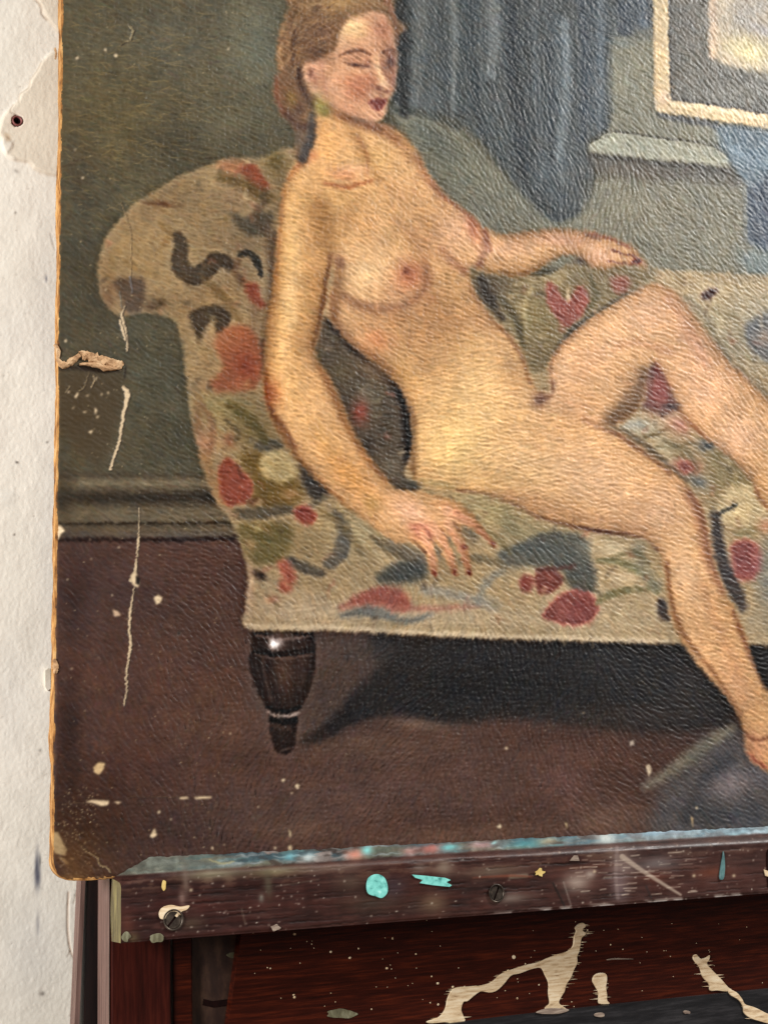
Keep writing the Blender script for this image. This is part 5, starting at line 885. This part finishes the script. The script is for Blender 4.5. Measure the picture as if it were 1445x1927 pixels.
crk([(68,0),(78,12),(80,26),(90,38)], 1.6); crk([(78,118),(70,134),(58,150),(54,166),(38,178),(36,194)], 1.4, .6); crk([(26,196),(20,210),(30,216)], 1.6, .6)
crk([(130,1680),(128,1740),(134,1790),(148,1812)], 2.4, .9, (196,164,140)); crk([(146,1675),(140,1700)], 1.6, .6); crk([(134,1790),(128,1800)], 1.6, .6); crk([(96,440),(104,470)], 1.8, .5, (140,132,126))
for x, y, rx, ry, a_, al in ((70,1630,3.5,30,2,.75),(72,1650,5,22,0,.8),(88,524,2,6,0,.7),(33,870,3,2,20,.9),(28,1006,2,1.5,0,.9),(80,1870,5,4,0,.6),(146,1742,2.5,5,0,.9),(72,1740,3,20,0,.4),(90,832,2,2,0,.7),(30,400,2,2,0,.5),(32,322,6,3,30,.3),(76,1412,3,3,0,.4)): wc.blob(x, y, rx, ry, (64,66,84) if ry > 4 else (70,60,54), al, a_)
wc.blob(10,935,20,14,(244,240,230),.8,0,.0012); wc.blob(76,1620,1.5,12,(60,60,66),.8)
for _ in range(90): wc.blob(rng.uniform(0, 150), rng.uniform(0, 1920), rng.uniform(.8, 2), rng.uniform(.8, 1.6), (150,140,128), rng.uniform(.2, .6), 0, -.0006)
for x, y, rx, ry, a in ((60,1780,60,90,.25),(20,1300,40,120,.18),(90,560,30,160,.22),(95,1050,24,220,.22),(30,620,40,60,.15)): wc.blob(x, y, rx, ry, (206,204,204), a)  # grey stains, plus soft shade painted on the wall beside the board
hole = (33, 228); wc.blob(hole[0], hole[1], 14, 14, (232,206,190), .5)
rh = 9.5; w, m = wc.pmask([(hole[0]+rh*math.cos(a), hole[1]+rh*math.sin(a)) for a in np.linspace(0, 6.28, 20)[:-1]], .6, False); wc.put(w, m, (60,24,22), 1, -.014)
c00 = wp(-80, -60); c11 = wp(330, 1990)
xl, xr = wp(-75, 960)[0], wp(300, 960)[0]; zt, zb = wp(50, -60)[2]+.06, wp(50, 1990)[2]-.04
gx = np.concatenate([np.linspace(xl-1.2, xl, 6)[:-1], np.linspace(xl, xr, 200), np.linspace(xr, xr+3.0, 10)[1:]]); gz = np.concatenate([np.linspace(-.1, zb, 6)[:-1], np.linspace(zb, zt, 1100), np.linspace(zt, zt+.8, 6)[1:]])
GX, GZ = np.meshgrid(gx, gz); Wp = np.stack([GX, np.full_like(GX, WY), GZ], -1); px_, py_ = to_px(w2b(Wp))
inside = (px_ > -78) & (px_ < 328) & (py_ > -58) & (py_ < 1988)
wr = wc.sample(wc.c, px_, py_); wr[~inside] = (247,241,229); Wp[..., 1] -= np.where(inside, wc.sample(wc.h, px_, py_), 0)
wo = grid_obj('wall', Wp, wr, M_WALL); wo['kind'] = 'structure'
# flake of distemper curling off beside the board
fl = [wp(a, b, WY-.004) for a, b in ((86,1262),(91,1258),(96,1258),(96,1296),(90,1300),(86,1292))]; fb = [p+np.array([.001, .0035, 0]) for p in fl]
o = mesh_obj('plaster_flake', [tuple(p) for p in fl]+[tuple(p) for p in fb], [(0, 1, 2, 3, 4, 5)[::-1], (6, 7, 8, 9, 10, 11)]+[(i, (i+1) % 6, 6+(i+1) % 6, 6+i) for i in range(6)], M_PLAIN, wo, False, 'small flake of limewash lifting off the wall')
# red plug in the wall
pc = wp(*hole); rp = 8.6*.00066
plug = thing('wall_plug', 'small reddish plastic plug sunk in the cream plaster wall left of the painting', 'wall plug'); plug.location = tuple(pc)
def ring(name, prof_, mat, sq=False):
    k = 28; vs = []; fs = []
    for r_, y_ in prof_:
        for i in range(k):
            a = 2*math.pi*i/k; rr = r_*(1 if not sq else (.88/max(abs(math.cos(a-.5)), abs(math.sin(a-.5)))**.8)); vs.append((rr*math.cos(a), y_, rr*math.sin(a)))
    for l in range(len(prof_)-1): fs += [(l*k+i, l*k+(i+1) % k, (l+1)*k+(i+1) % k, (l+1)*k+i) for i in range(k)]
    fs.append(tuple(range((len(prof_)-1)*k, len(prof_)*k)))
    mesh_obj(name, vs, fs, mat, plug, True)
ring('plug_rim', [(rp*1.05, .001), (rp*1.04, -.0022), (rp*.92, -.003), (rp*.74, -.0022), (rp*.66, .004), (rp*.6, .008)], M_PLUG)
ring('socket', [(rp*.62, -.0005), (rp*.5, -.001), (rp*.46, .007)], M_DARK, True)
# floor far below, so that nothing floats
fo = mesh_obj('floor', [(-3, -4, 0), (4, -4, 0), (4, .3, 0), (-3, .3, 0)], [(0, 1, 2, 3)], ramp_mat('floor_boards', [(.3, (92, 74, 58)), (.6, (128, 104, 82)), (.7, (150, 126, 100))], 5, (1, 12, 1), .6, .4, .0005), None, False, None, 'structure')
